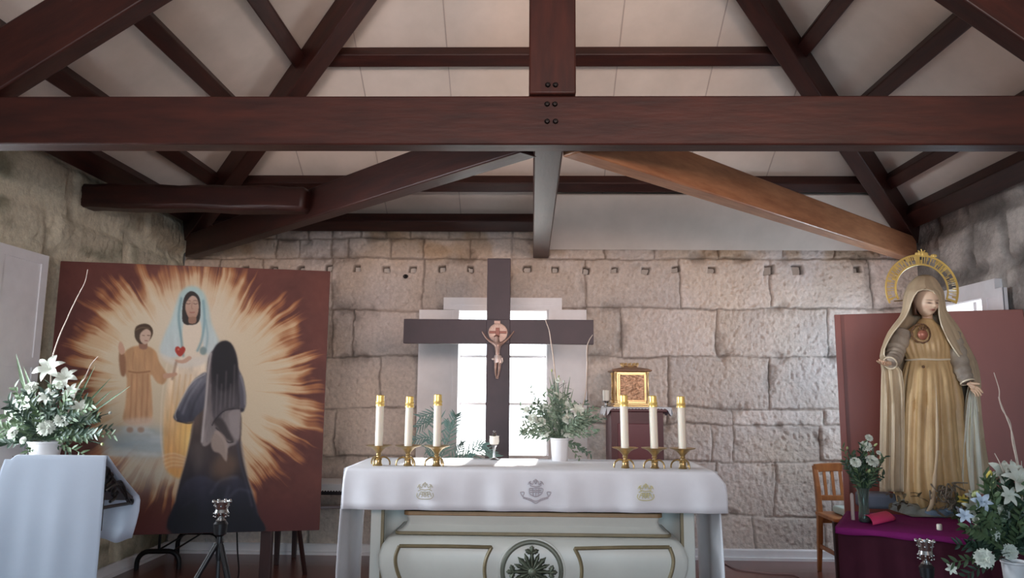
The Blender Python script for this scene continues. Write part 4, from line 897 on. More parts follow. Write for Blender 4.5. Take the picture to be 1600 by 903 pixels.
mb.rings(rows); obj('cornice', mb, mat('dark_copper', C(150, 118, 96), 0.4, metal=0.4), t, bevel=.003)
mb = MB()
for k in range(12):
    a = 2*pi*k/12; mb.tube([(tc+.06*cos(a), TY+.12+.05*sin(a), tz1+.045), (tc+.066*cos(a), TY+.12+.055*sin(a), tz1+.062)], .006, 6); mb.ball((tc+.066*cos(a), TY+.12+.055*sin(a), tz1+.066), .009, 8, 5)
mb.lathe([(.062, tz1+.04), (.066, tz1+.052), (.060, tz1+.053)], (tc, TY+.12, 0), 20); obj('crown', mb, tgold, t, smooth=50)
# white glass candle beside it
p = PY(947.5, 627, TY+.02); p.z = pz+.005
t = thing('sanctuary_candle', 'small white candle in a silver holder, left of the golden tabernacle', 'candle', p)
mb = MB(); mb.lathe([(.030, 0), (.032, .006), (.012, .012), (.010, .026), (.026, .036), (.033, .044), (.031, .046), (.012, .044)], p, 18); obj('holder', mb, mat('silver', C(190, 190, 190), .25, metal=1), t, smooth=50)
mb = MB(); mb.lathe([(.026, .045), (.027, .125), (.022, .128), (.010, .122)], p, 18); obj('candle_glass', mb, mat('frosted_white', C(232, 226, 214), .35), t, smooth=50)

# ------------------------------------------------------------------ flowers and foliage
leafg = mat('leaf_green', C(84, 104, 72), 0.55, var=0.35, scale=14, spec=0.4)
leafd = mat('dark_leaf_green', C(52, 72, 56), 0.5, var=0.35, scale=14, spec=0.4)
petal = mat('white_petal', C(214, 218, 206), 0.7, var=0.03, scale=20)
budg = mat('green_bud', C(176, 186, 130), 0.6)
budy = mat('yellow_petal', C(214, 196, 92), 0.6)
blueish = mat('pale_blue_petal', C(176, 190, 206), 0.7)
twigm = mat('pale_willow_twig', C(204, 186, 172), 0.7)
def leaf(mb, p, d, L, w, up=Vector((0, 0, 1)), curl=0.25, n=4):
    d = Vector(d).normalized(); s = d.cross(up)
    if s.length < 0.05: s = d.cross(Vector((1, 0, 0)))
    s.normalize(); u = s.cross(d); rows = []
    for i in range(n+1):
        q = i/n; ww = w*(sin(pi*min(1, 0.12+0.88*q)))**0.8*0.5 if i < n else 0.0005; c = p+d*L*q-u*curl*L*q*q
        rows.append([c-s*ww+u*ww*.35, c, c+s*ww+u*ww*.35])
    mb.grid(rows)
def spray(mb, p, d, L, k, ll, lw, r, droop=0.3, stemr=0.0016):
    d = Vector(d).normalized(); pts = [p+d*L*q-Vector((0, 0, 1))*droop*L*q*q for q in (0, .25, .5, .75, 1)]; mb.tube(pts, stemr, 4, cap=False)
    cr = cat_rom(pts, 6)
    for i in range(k):
        q = 0.22+0.78*(i+.5)/k; j = min(len(cr)-2, int(q*(len(cr)-1))); c = cr[j]; t = (cr[j+1]-cr[j]).normalized()
        a = r.random()*2*pi if r.random() < .3 else (0 if i % 2 else pi); s = t.cross(Vector((0, -1, 0.2))).normalized(); o_ = s*cos(a)+t.cross(s)*sin(a)
        leaf(mb, c, t*0.75+o_*0.8, ll*r.uniform(.7, 1.15), lw*r.uniform(.8, 1.2), Vector((r.uniform(-.5, .5), -1, r.uniform(-.3, .8))), r.uniform(-.1, .3), 3)
def carnation_mesh(r, seed=0):
    mb = MB(); rr = random.Random(seed)
    for lay, (n, tilt, sc) in enumerate([(9, 0.15, 1.0), (8, 0.55, .88), (7, .95, .72), (5, 1.25, .55)]):
        for k in range(n):
            a = 2*pi*(k+.5*(lay % 2))/n+rr.uniform(-.1, .1); d = Vector((cos(a)*cos(tilt), sin(a)*cos(tilt), sin(tilt))); s = Vector((-sin(a), cos(a), 0)); u = s.cross(d) * -1; rows = []
            for i in range(4):
                q = i/3; w_ = r*sc*(0.12+0.55*q); rows.append([d*r*sc*q+s*w_*v+u*(0.10*r*q*sin(v*9+k)) - u*0.18*r*q*q for v in (-1, -.5, 0, .5, 1)])
            mb.grid(rows)
    mb.ball((0, 0, -.25*r), .35*r, 8, 6, (1, 1, 1.1)); return mb
def lily_mesh(r, seed=0):
    mb = MB(); rr = random.Random(seed)
    for k in range(6):
        a = 2*pi*k/6+rr.uniform(-.08, .08); wd = (.20 if k % 2 else .26)*r; rows = []
        for i in range(8):
            q = i/7; rad = r*(q**1.15); z = r*(0.55*q-0.75*max(0, q-.55)**1.4*1.6); ww = wd*sin(pi*(0.08+.92*q))**.7 if i < 7 else .001; c = Vector((rad*cos(a), rad*sin(a), z)); s = Vector((-sin(a), cos(a), 0))
            rows.append([c-s*ww+Vector((0, 0, .12*ww)), c-Vector((0, 0, .1*ww)), c+s*ww+Vector((0, 0, .12*ww))])
        mb.grid(rows)
    for k in range(6): a = k*pi/3+.3; mb.tube([(0, 0, 0), (.12*r*cos(a), .12*r*sin(a), .35*r), (.22*r*cos(a), .22*r*sin(a), .55*r)], .012*r/.05*.05, 4)
    return mb
def bud_mesh(r): mb = MB(); mb.lathe([(.05*r, -r), (.28*r, -.7*r), (.42*r, -.1*r), (.34*r, .5*r), (.10*r, r), (0.01*r, 1.05*r)], (0, 0, 0), 8); return mb
PROTO = {}
def bloom(kind, p, face, r, parent, seed, m=None):
    key = (kind, seed % 3)
    if key not in PROTO:
        mb = {'carnation': lambda: carnation_mesh(1, seed), 'lily': lambda: lily_mesh(1, seed), 'bud': lambda: bud_mesh(1)}[kind]()
        o = obj(kind, mb, m or petal, None, local=True, smooth=60 if kind != 'bud' else 180, recalc=False); PROTO[key] = o; first = True
    else: o = PROTO[key].copy(); COL.objects.link(o)
    if m and o.data.materials[0] != m: o.data = o.data.copy(); o.data.materials[0] = m
    o.name = {'carnation': 'carnation_flower', 'lily': 'lily_flower', 'bud': 'flower_bud'}[kind]
    o.parent = parent; o.location = p-chain_loc(parent); o.scale = (r, r, r)
    q = Vector(face).to_track_quat('Z', 'Y'); rr = random.Random(seed*7+1); o.rotation_mode = 'QUATERNION'; o.rotation_quaternion = q @ Quaternion((0, 0, 1), rr.uniform(0, 6.28)); return o
def arrangement(name, label, cat, neck, Y, blooms, sprays, blades, twigs, greens=(leafg, leafd), seed=1, dep=0.10):
    """neck: world point where the stems gather; every bloom is given by its place in view and its own depth"""
    r = random.Random(seed); t = thing(name, label, cat, neck); m1, m2 = MB(), MB()
    for i, (k, px, py, rad, *mm) in enumerate(blooms):
        dy = r.uniform(-dep, dep*.2) if len(mm) < 2 else mm[1]; p = PY(px, py, Y+dy); f = (p-neck).normalized()*0.5+Vector((r.uniform(-.3, .3), -1.0, r.uniform(-.1, .5)))
        bloom(k, p, f, rad, t, seed*10+i, mm[0] if mm and mm[0] else None)
        b = p-f.normalized()*rad*.5; m1.tube(cat_rom([neck, neck.lerp(b, .5)+Vector((0, 0, .02)), b], 4), .0022, 5, cap=False)
        for _ in range(3): leaf(m1, neck.lerp(b, r.uniform(.3, .9)), Vector((r.uniform(-1, 1), r.uniform(-.8, .2), r.uniform(-.2, 1))), .06, .014, curl=.2)
    for i, (px, py, dz, L, kk, ll, lw, dr) in enumerate(sprays):
        e_ = PY(px, py, Y+dz); d = e_-neck; spray(m1 if i % 2 else m2, neck+d*.05, d, d.length*.95*L, kk, ll, lw, r, dr)
    obj('foliage', m2, greens[0], t, smooth=60, recalc=False); obj('dark_foliage', m1, greens[1], t, smooth=60, recalc=False)
    for (x0, y0, x1, y1, w_, dz) in blades:
        mb = MB(); a, b = PY(x0, y0, Y+dz*.3), PY(x1, y1, Y+dz); leaf(mb, a, b-a, (b-a).length, w_, Vector((0, -1, 0)), .03, 8); obj('blade_leaf', mb, greens[0], t, smooth=60, recalc=False)
    for tw in twigs:
        mb = MB(); pts = cat_rom([PY(x, y, Y+dz) for x, y, dz in tw], 6); n = len(pts); mb.tube(pts, [0.0048*(1-.65*i/n) for i in range(n)], 6); obj('willow_twig', mb, twigm, t, smooth=60)
    return t
def fill(cx, cy, rx, ry, n, seed, ll=.045, lw=.016, kk=14, dz=.12, a0=-pi*.15, a1=pi*1.15):
    r = random.Random(seed); out = []
    for i in range(n):
        a = r.uniform(a0, a1); q = r.uniform(.45, 1.0); out.append((cx+rx*cos(a)*q, cy-ry*sin(a)*q, r.uniform(-dz, dz), 1.0, int(kk*q)+4, ll, lw, r.uniform(.0, .25)))
    return out
vasew = mat('white_ceramic', C(226, 226, 228), 0.3)
# left arrangement in a white pot on a tall stand
LY = 4.05; nk = PY(70, 688, LY)
arrangement('flower_arrangement', 'big bouquet of white lilies and carnations with curly twigs at far left', 'flowers', nk, LY,
    [('lily', 78, 577, .085), ('lily', 102, 591, .07), ('lily', 32, 640, .075), ('lily', 40, 632, .06), ('bud', 80, 624, .04), ('lily', 74, 620, .05), ('lily', 112, 612, .05), ('lily', 125, 637, .05),
     ('carnation', 48, 606, .036), ('carnation', 98, 655, .038), ('carnation', 130, 652, .038), ('carnation', 72, 668, .040), ('carnation', 20, 676, .032), ('carnation', 142, 677, .024), ('carnation', 94, 601, .022), ('carnation', 36, 688, .018), ('bud', 52, 622, .02, budg), ('bud', 44, 654, .022, budg), ('bud', 118, 650, .02, budg), ('bud', 172, 645, .02), ('bud', 160, 694, .02)],
    fill(78, 655, 85, 70, 56, 5, .045, .016, 15, .14, -.35, pi+.35)+[(182, 668, -.05, 1, 18, .04, .014, .1), (176, 660, .05, 1, 18, .04, .014, .1), (160, 705, -.1, 1, 16, .04, .014, .2), (-10, 690, -.05, 1, 16, .05, .018, .1), (0, 655, 0, 1, 16, .05, .018, .1), (145, 712, -.05, 1, 12, .035, .013, .3), (40, 700, -.1, 1, 12, .035, .013, .3)],
    [(48, 640, 23, 552, .022, 0), (62, 640, 35, 572, .018, .05), (60, 650, 29, 590, .016, -.05), (110, 660, 172, 590, .012, 0), (120, 660, 174, 609, .012, -.05), (130, 655, 202, 603, .010, -.1), (110, 650, 148, 570, .012, .05), (100, 640, 132, 585, .010, 0)],
    [[(80, 640, 0), (80, 575, 0), (86, 545, 0), (96, 518, 0), (104, 500, 0), (113, 480, 0), (124, 458, 0), (133, 440, 0), (137, 421, 0)], [(100, 660, 0), (122, 607, 0), (133, 590, 0), (142, 570, 0), (153, 557, 0)]], seed=3)
def pot(px0, px1, ytop, ybot, Y, zb, label, m, taper=.78):
    a, b = PY(px0, ytop, Y).x, PY(px1, ytop, Y).x; r = (b-a)/2; zt = PY((px0+px1)/2, ytop, Y).z; mb = MB()
    mb.lathe([(r*taper*.96, 0), (r*taper, .006), (r*.97, zt-zb-.012), (r*1.05, zt-zb-.008), (r*1.05, zt-zb), (r*.93, zt-zb), (r*.90, zt-zb-.02), (0.01, zt-zb-.02)], ((a+b)/2, Y, zb), 28)
    return tag(obj('flower_pot', mb, m, smooth=40), label, 'vase')
zst = PY(70, 715, LY).z-.02
pot(48, 96, 689, 715, LY, zst, 'white pot of the flower bouquet behind the draped lectern', vasew)
t = thing('flower_stand', 'small stand behind the lectern carrying the white flower pot', 'stand', (nk.x, LY, 0))
mb = MB(); mb.box(nk.x-.12, nk.x+.12, LY-.12, LY+.12, zst-.02, zst); obj('top', mb, white_paint, t, bevel=.004)
mb = MB(); mb.lathe([(.10, 0), (.10, .02), (.03, .05), (.025, .4), (.035, .5), (.025, zst-.06), (.06, zst-.02)], (nk.x, LY, 0), 16); obj('column', mb, white_paint, t, smooth=40)
# centre bouquet on the altar
BY = 4.52; nk = PY(874, 686, BY)
arrangement('flower_arrangement', 'loose bouquet of small white flowers in front of the back window', 'flowers', nk, BY,
    [('carnation', 832, 654, .030), ('carnation', 845, 659, .028), ('carnation', 851, 674, .034), ('carnation', 888, 654, .036), ('carnation', 887, 674, .038), ('lily', 903, 642, .055), ('lily', 873, 620, .04), ('carnation', 872, 594, .016), ('carnation', 848, 637, .022), ('lily', 868, 655, .04), ('lily', 886, 636, .045), ('bud', 862, 579, .014), ('bud', 881, 596, .014), ('bud', 873, 588, .012), ('carnation', 858, 645, .022), ('carnation', 823, 640, .02)],
    fill(874, 655, 62, 58, 44, 11, .034, .012, 14, .10, -.2, pi+.2)+[(930, 632, 0, 1, 18, .034, .012, .05), (944, 652, -.03, 1, 12, .03, .008, .0), (931, 672, 0, 1, 16, .03, .011, .1), (916, 697, 0, 1, 14, .03, .011, .2), (812, 633, 0, 1, 14, .03, .012, .0), (818, 675, 0, 1, 14, .034, .013, .1), (828, 605, .05, 1, 14, .028, .010, .0), (924, 700, .03, 1, 12, .03, .011, .2), (906, 706, 0, 1, 10, .03, .011, .3)],
    [(872, 650, 865, 583, .012, 0), (872, 650, 858, 588, .010, .02), (880, 650, 891, 588, .010, 0), (868, 650, 853, 600, .009, .02), (884, 650, 896, 608, .009, 0), (874, 640, 869, 590, .012, -.03), (878, 645, 884, 600, .010, -.03)],
    [[(874, 640, 0), (868, 590, 0), (864, 555, 0), (861, 535, 0), (858, 516, 0), (853, 502, 0), (851, 494, 0)], [(900, 660, 0), (914, 620, 0), (917, 575, 0), (917, 545, 0), (920, 533, 0), (926, 523, 0)]], seed=7, dep=.07, greens=(mat('glare_grey_leaf', C(124, 142, 120), .55, var=.3, scale=14), mat('glare_mid_leaf', C(92, 112, 94), .55, var=.3, scale=14)))  # leaf greens lightened to carry the window glare in their colour
zal = AZ+.005
pot(860, 889, 684, 718, BY, zal, 'white tapered vase of the centre bouquet at the back edge of the altar', vasew, .85)
# glass lamp on the altar in front of the cross
p = PY(772, 716, 4.55); p.z = zal
gls = mat('clear_glass', C(230, 236, 240), .05, trans=1.0)
t = thing('glass_lamp', 'small clear glass lamp on the altar at the foot of the cross', 'glass lamp', p)
mb = MB(); mb.lathe([(.026, 0), (.028, .004), (.010, .012), (.007, .05), (.010, .07), (.020, .085)], p, 16); obj('stem', mb, mat('silver', C(190, 190, 190), .25, metal=1), t, smooth=50)
mb = MB(); mb.lathe([(.008, .084), (.026, .092), (.030, .110), (.028, .135), (.031, .140), (.027, .140), (.024, .112), (.008, .094)], p, 16); obj('cup', mb, mat('frosted_white', C(232, 226, 214), .35), t, smooth=50)
mb = MB(); mb.lathe([(.006, .135), (.014, .145), (.010, .155), (.004, .162), (.010, .168), (.0, .172)], p, 12); obj('finial', mb, mat('silver', C(190, 190, 190), .25, metal=1), t, smooth=50)
# potted palm behind the altar
PYY = 4.92; nk = PY(706, 725, PYY); nk.z -= .22; nk.x -= .16
t = thing('potted_palm', 'feathery potted palm behind the altar, left of the cross', 'potted plant', (nk.x, PYY, 0))
mb = MB(); mb.lathe([(.09, 0), (.13, .26), (.14, .27), (.12, .27), (.11, .24), (.01, .24)], (nk.x, PYY, 0), 20); obj('pot', mb, mat('terracotta', C(150, 92, 70), .8), t, smooth=40)
palmg = mat('palm_green', C(92, 118, 112), .55, var=.2, scale=10)
rr = random.Random(4)
for tip, mid in [((655, 652), (688, 655)), ((652, 668), (680, 662)), ((712, 648), (706, 668)), ((703, 660), (700, 690)), ((760, 696), (738, 702)), ((775, 714), (745, 706)), ((668, 700), (690, 700)), ((722, 690), (712, 712)), ((645, 688), (676, 690)), ((738, 712), (722, 716))]:
    mb = MB(); pts = cat_rom([Vector((nk.x, PYY, .24)), Vector((nk.x, PYY, nk.z)), PY(mid[0], mid[1], PYY+rr.uniform(-.05, .05)), PY(tip[0], tip[1], PYY+rr.uniform(-.1, .1))], 8); mb.tube(pts, .003, 5)
    for i in range(9, len(pts)-1):
        d = (pts[i+1]-pts[i]).normalized()
        for s in (-1, 1):
            o_ = Vector((d.z*s, 0, -d.x*s)); leaf(mb, pts[i], d*.8+o_*.7+Vector((0, 0, -.15)), .085*(1-.35*(i-9)/(len(pts)-9)), .009, Vector((0, -1, 0)), .1, 3)
    obj('frond', mb, palmg, t, smooth=60, recalc=False)
# ------------------------------------------------------------------ lectern with its cloth
LcY = 3.40; lt = PY(168, 712, LcY); ll_ = PY(12, 712, LcY)
far = PY(212, 781, 3.80)
t = thing('lectern', 'black wrought-iron lectern under a white cloth at the left', 'lectern', ((lt.x+ll_.x)/2, 3.6, 0))
xr = lt.x-.018; xl = ll_.x+.02
sk = (far.x-.012-xr)/.385   # the desk narrows towards the back
for xx in (xr, xl):
    dxx = sk if xx == xr else 0.0
    mb = MB(); zt = lt.z-.055; A_ = Vector((xx, LcY+.02, zt)); B_ = Vector((xx+dxx*.365-.004, 3.77, far.z-.012)); Cc = Vector((xx, LcY+.02, B_.z+.03)); k_ = .0085
    mb.tube([A_, B_], k_, 6); mb.tube([Cc+Vector((0, -.0, 0)), B_], k_, 6); mb.tube([A_, Cc-Vector((0, 0, .1))], k_, 6)
    def cur(pts, r=.007): mb.tube(cat_rom(pts, 5), r, 6)
    yz = lambda y, z: Vector((xx+dxx*y*.9, Cc.y+y*.88, Cc.z+z*.72))
    cur([yz(.33, .0), yz(.26, .10), yz(.14, .12), yz(.02, .10)]); cur([yz(.30, .05), yz(.22, .13), yz(.12, .115), yz(.08, .09)])
    cur([yz(.10, .02), yz(.16, .03), yz(.19, .06), yz(.16, .085), yz(.12, .07), yz(.135, .05), yz(.15, .055)]); cur([yz(.02, .13), yz(.08, .15), yz(.10, .19), yz(.05, .21)])
    cur([B_, B_+Vector((0, .022, -.004)), B_+Vector((0, .024, .012)), B_+Vector((0, .010, .014))], .007); cur([A_, A_+Vector((0, .03, -.012)), A_+Vector((0, .045, -.04)), A_+Vector((0, .025, -.045))], .008)
    obj('scroll_bracket', mb, iron, t, smooth=60)
n_ = Vector((0, -(far.z-lt.z), 3.8-LcY)).normalized()
mb = MB(); mb.add([(x, y, z) for x in (xl, xr-.06) for y, z in ((LcY+.005, lt.z-.006), (3.80, far.z-.004+.02), (3.80, far.z-.022+.02), (LcY+.005, lt.z-.024))], [(0, 1, 2, 3), (7, 6, 5, 4), (0, 4, 5, 1), (1, 5, 6, 2), (2, 6, 7, 3), (3, 7, 4, 0)]); obj('book_rest', mb, darkwood, t)
xm = (xl+xr)/2
mb = MB(); mb.lathe([(.02, .06), (.02, .45), (.03, .47), (.02, .5), (.02, far.z-.02)], (xm, 3.62, 0), 12); obj('post', mb, iron, t, smooth=40)
mb = MB(); mb.box(xl, xr-.12, 3.6, 3.64, far.z-.02, far.z); obj('crossbar', mb, iron, t)
mb = MB(); mb.lathe([(.2, 0), (.2, .02), (.06, .04), (.03, .06)], (xm, 3.62, 0), 24); obj('base', mb, iron, t, smooth=40)
cl = thing('lectern_cloth', 'long white cloth hanging over the front and back of the lectern', 'cloth', (xm, 3.5, .3))
cool = mat('daylight_tinted_linen', C(202, 214, 230), .85, var=.02, scale=7, sheen=.2)  # white linen with the blue of the daylight put into its colour
mb = MB(); nX = 40; rows = []
xA = ll_.x; xB = lt.x
front = [(.20, 1.0, .055), (.5, .6, .03), (.85, .25, .012), (.97, .08, .004), (1.0, 0, 0)]
zb_ = .22
def row_front(z, y, q):
    t_ = (lt.z-z)/(lt.z-zb_); r_ = []
    for i in range(nX+1):
        s = i/nX; xl_ = xA-.035*min(1, t_*6)-.02*t_; xr_ = xB-.008*t_; x = xl_+(xr_-xl_)*s; zz = z-(.040*max(0, 1-s/.10)**1.5 if t_ < .02 else .0)
        r_.append((x, y-.006*sin(s*9+2)*min(1, t_*3)-.004*sin(s*23)*min(1, t_*2), zz))
    return r_
rows = [row_front(z, LcY-.008-.0*z, 0) for z in np.linspace(zb_, lt.z-.02, 14)]+[row_front(lt.z-.006, LcY-.006, 0), row_front(lt.z, LcY+.004, 0)]
mb.grid(rows); rows = []
for q in np.linspace(0, 1, 8):
    y = LcY+.004+(3.815-LcY)*q; z = lt.z+(far.z+.018-lt.z)*q-.008*sin(q*pi); rows.append([(xA+(xB+(far.x+.006-xB)*q-xA)*i/nX, y, z-(.040*max(0, 1-(i/nX)/.10)**1.5 if q < .1 else 0)) for i in range(nX+1)])
for z, y, dx in ((far.z-.005, 3.825, .0), (far.z-.06, 3.83, -.005), (far.z-.13, 3.835, -.02), (PY(200, 845, 3.83).z, 3.84, -.045)):
    rows.append([(xA+(far.x+.008+dx*.8-xA)*i/nX, y+.006*sin(i*.5), z+.012*sin(i*.35)*(1 if y > 3.833 else 0)) for i in range(nX+1)])
mb.grid(rows); obj('linen', mb, cool, cl, smooth=60, solid=.0035)

# ------------------------------------------------------------------ tripods with small silver cups
silver = mat('silver', C(190, 190, 190), .25, metal=1)
blackp = mat('black_plastic', C(24, 24, 28), .4)
def tripod_lamp(px, ytop, ybot, ycol, Y, label, spread, tilt=0):
    top = PY(px, ytop, Y); bot = PY(px, ybot, Y); colz = PY(px, ycol, Y).z; H_ = top.z-bot.z
    t = thing('tripod', label, 'tripod', (top.x, Y, 0), tilt)
    c = (0, 0, 0)
    mb = MB(); mb.lathe([(.010, colz-.10), (.014, colz-.08), (.012, colz), (.026, colz+.01), (.030, bot.z-.01), (.022, bot.z)], c, 14); obj('head', mb, blackp, t, local=True, smooth=40)
    for k, a in enumerate((-pi/2+.9, -pi/2-.9, pi/2)):
        mb = MB(); d = Vector((cos(a), sin(a), 0)); p0 = Vector((0, 0, colz-.03))+d*.012; p2 = d*spread; p1 = p0.lerp(p2+Vector((0, 0, .008)), .5)
        mb.tube([p0, p1], [.012, .011], 8); mb.tube([p1, p2+Vector((0, 0, .010))], [.008, .008], 8); mb.ball(p2+Vector((0, 0, .012)), .012, 8, 6); obj('leg', mb, blackp, t, local=True, smooth=50)
    mb = MB(); mb.tube([(0, 0, colz-.03), (0, 0, .25)], .009, 8); obj('centre_post', mb, blackp, t, local=True)
    c2 = thing('silver_cup', 'small studded silver cup on top of '+('the tripod in front of the painting' if px < 800 else 'the dark stand before the purple table'), 'cup', (top.x, Y, bot.z))
    mb = MB(); r = .036; mb.lathe([(r*.55, 0), (r*.6, .004), (r*.35, .012), (r*.55, .022), (r*.85, H_*.45), (r*.72, H_*.6), (r*.95, H_*.92), (r, H_), (r*.88, H_), (r*.6, H_*.62), (.004, H_*.5)], c, 12); obj('bowl', mb, silver, c2, local=True, smooth=30)
    mb = MB()
    for k in range(8): a = 2*pi*k/8; mb.ball((r*1.02*cos(a), r*1.02*sin(a), H_), .0065, 8, 6)
    for k in range(8):
        a = 2*pi*k/8+.3
        for q in (.25, .4, .78): mb.ball((r*.82*cos(a), r*.82*sin(a), H_*q), .0045, 6, 4)
    obj('studs', mb, silver, c2, local=True, smooth=60); return t
tripod_lamp(347, 783, 814, 838, 3.30, 'black camera-style tripod standing in front of the painting', .40)
tripod_lamp(1445, 845, 882, 905, 3.30, 'dark tripod stand in front of the purple-covered table', .30)

# ------------------------------------------------------------------ red panel behind the statue
redw = mat('reddish_brown_panel', C(146, 80, 70), .45, var=.08, scale=3, stretch=(1, 1, .3))
ra, rb = Vector((2.172, 5.30, 0)), Vector((3.235, 4.90, 0)); rz0, rz1 = .04, 1.922
ux = (rb-ra).normalized(); nn = Vector((ux.y, -ux.x, 0))
t = thing('screen_panel', 'plain reddish-brown panel standing behind the statue', 'panel', (ra+rb)/2)
mb = MB(); mb.add([p+q+Vector((0, 0, z)) for z in (rz0, rz1) for p, q in ((ra, nn*.0), (rb, nn*.0), (rb, -nn*.03), (ra, -nn*.03))], [(0, 3, 2, 1), (4, 5, 6, 7), (0, 1, 5, 4), (1, 2, 6, 5), (2, 3, 7, 6), (3, 0, 4, 7)]); obj('board', mb, redw, t, bevel=.003)
mb = MB(); k_ = ra+ux*.04; mb.add([p+q+Vector((0, 0, z)) for z in (rz0, rz1-.002) for p, q in ((ra+ux*.002, nn*.018), (k_, nn*.018), (k_, nn*.0005), (ra+ux*.002, nn*.0005))], [(0, 3, 2, 1), (4, 5, 6, 7), (0, 1, 5, 4), (1, 2, 6, 5), (2, 3, 7, 6), (3, 0, 4, 7)]); obj('edge_strip', mb, redw, t, bevel=.002)
for q in (.15, .9):
    mb = MB(); c = ra+ux*q; mb.box(c.x-.03, c.x+.03, c.y-.16, c.y+.2, 0, .04); obj('foot', mb, redw, t, bevel=.003)

# ------------------------------------------------------------------ wooden chair behind the panel
chw = mat('honey_wood', C(172, 112, 62), .4, scale=4, stretch=(6, 6, 1), col2=C(140, 84, 46), bump=.05, bscale=12)
cX = PY(1282, 800, 5.95).x
t = thing('chair', 'honey-coloured wooden slat-back chair half hidden behind the red panel', 'chair', (cX+.22, 5.9, 0))
zs = PY(1300, 808, 5.80).z; zt = PY(1290, 726, 6.02).z
for x in (cX+.02, cX+.40):
    mb = MB(); rows = [[(x-w_, y-w_, z), (x+w_, y-w_, z), (x+w_, y+w_, z), (x-w_, y+w_, z)] for w_, y, z in ((.014, 6.08, 0), (.019, 6.04, .25), (.020, 6.02, zs), (.019, 6.04, .65), (.017, 6.08, zt-.015))]; mb.rings(rows); obj('rear_leg', mb, chw, t, bevel=.004)
    mb = MB(); mb.rings([[(x-w_, 5.72-w_, z), (x+w_, 5.72-w_, z), (x+w_, 5.72+w_, z), (x-w_, 5.72+w_, z)] for w_, z in ((.014, 0), (.020, zs-.02))]); obj('front_leg', mb, darkwood, t, bevel=.004)
    mb = MB(); mb.box(x-.009, x+.009, 5.73, 6.03, .18, .21); obj('stretcher', mb, chw, t, bevel=.003)
mb = MB(); mb.box(cX+.04, cX+.38, 5.71, 5.73, zs-.08, zs-.02); mb.box(cX+.04, cX+.38, 6.02, 6.04, zs-.08, zs-.02); obj('seat_rail', mb, chw, t, bevel=.003)
mb = MB(); mb.box(cX-.005, cX+.425, 5.69, 6.05, zs-.02, zs+.008); obj('seat', mb, chw, t, bevel=.008)
mb = MB(); rows = []
for k in range(13): s = k/12; x = cX+.01+.40*s; h = .012*sin(pi*s); rows.append([(x, 6.055, zt-.065+h), (x, 6.055, zt+h), (x, 6.085, zt+h), (x, 6.085, zt-.065+h)])
mb.rings(rows); obj('top_rail', mb, chw, t, bevel=.006)
mb = MB(); mb.box(cX+.03, cX+.39, 6.03, 6.05, zs+.09, zs+.13); obj('lower_rail', mb, chw, t, bevel=.004)
for k in range(5):
    x = cX+.085+.0625*k; mb = MB(); mb.add([(x+dx, y, z) for z, y0 in ((zs+.12, 6.03), (zt-.05, 6.06)) for dx, y in ((-.011, y0), (.011, y0), (.011, y0+.012), (-.011, y0+.012))], [(0, 3, 2, 1), (4, 5, 6, 7), (0, 1, 5, 4), (1, 2, 6, 5), (2, 3, 7, 6), (3, 0, 4, 7)]); obj('slat', mb, chw, t)
mb = MB(); mb.box(cX+.10, cX+.36, 5.76, 5.98, zs+.010, zs+.065)
tag(obj('cushion', mb, mat('pale_green_fabric', C(170, 182, 176), .9, var=.05, scale=30), bevel=.02, seg=4), 'pale green cushion on the seat of the wooden chair', 'cushion')

# ------------------------------------------------------------------ table with purple cloth
TZ = .672; q0 = PZ(1308, 823, TZ); q1 = PZ(1540, 843, TZ); q1 = q0+(q1-q0).normalized()*1.25; ux = (q1-q0).normalized(); uy = Vector((-ux.y, ux.x, 0)); dp = .62
maroon = mat('dark_maroon_cloth', C(64, 24, 38), .9, var=.2, scale=6, spec=.2)
purple = mat('magenta_purple_cloth', C(120, 26, 96), .8, var=.12, scale=8, spec=.2)
t = thing('statue_table', 'table covered in dark maroon cloth under the statue', 'table', q0+ux*.6+uy*.3)
t.location.z = 0
if q1.x > XR-.05: q1 = q0+ux*((XR-.08-q0.x)/ux.x)
Lt = (q1-q0).length
mb = MB(); n = 60; rows = []
per = [(q0+ux*Lt*k/n, -uy) for k in range(n+1)]+[(q1+uy*dp*k/20, ux) for k in range(1, 21)]+[(q1+uy*dp-ux*Lt*k/n, uy) for k in range(1, n+1)]+[(q0+uy*dp-uy*dp*k/20, -ux) for k in range(1, 20)]
for z, am in ((.01, 1), (.3, .7), (TZ-.06, .25), (TZ-.015, 0)):
    rows.append([Vector((p.x, p.y, z))+n_*(-.012+.014*am*sin(i*.9)+.006*am*sin(i*2.3)) for i, (p, n_) in enumerate(per)])
mb.rings(rows, cap=False); obj('cloth_skirt', mb, maroon, t, smooth=70)
mb = MB(); mb.add([Vector((p.x, p.y, z))+a+b for z in (TZ-.03, TZ-.004) for p, a, b in ((q0, ux*.01, uy*.01), (q1, -ux*.01, uy*.01), (q1+uy*dp, -ux*.01, -uy*.01), (q0+uy*dp, ux*.01, -uy*.01))], [(0, 3, 2, 1), (4, 5, 6, 7), (0, 1, 5, 4), (1, 2, 6, 5), (2, 3, 7, 6), (3, 0, 4, 7)]); obj('table_top', mb, darkwood, t)
for p in (q0+ux*.06+uy*.06, q1-ux*.06+uy*.06, q0+ux*.06+uy*(dp-.06), q1-ux*.06+uy*(dp-.06)): mb = MB(); mb.box(p.x-.02, p.x+.02, p.y-.02, p.y+.02, 0, TZ-.03); obj('leg', mb, darkwood, t)
mb = MB(); rows = []
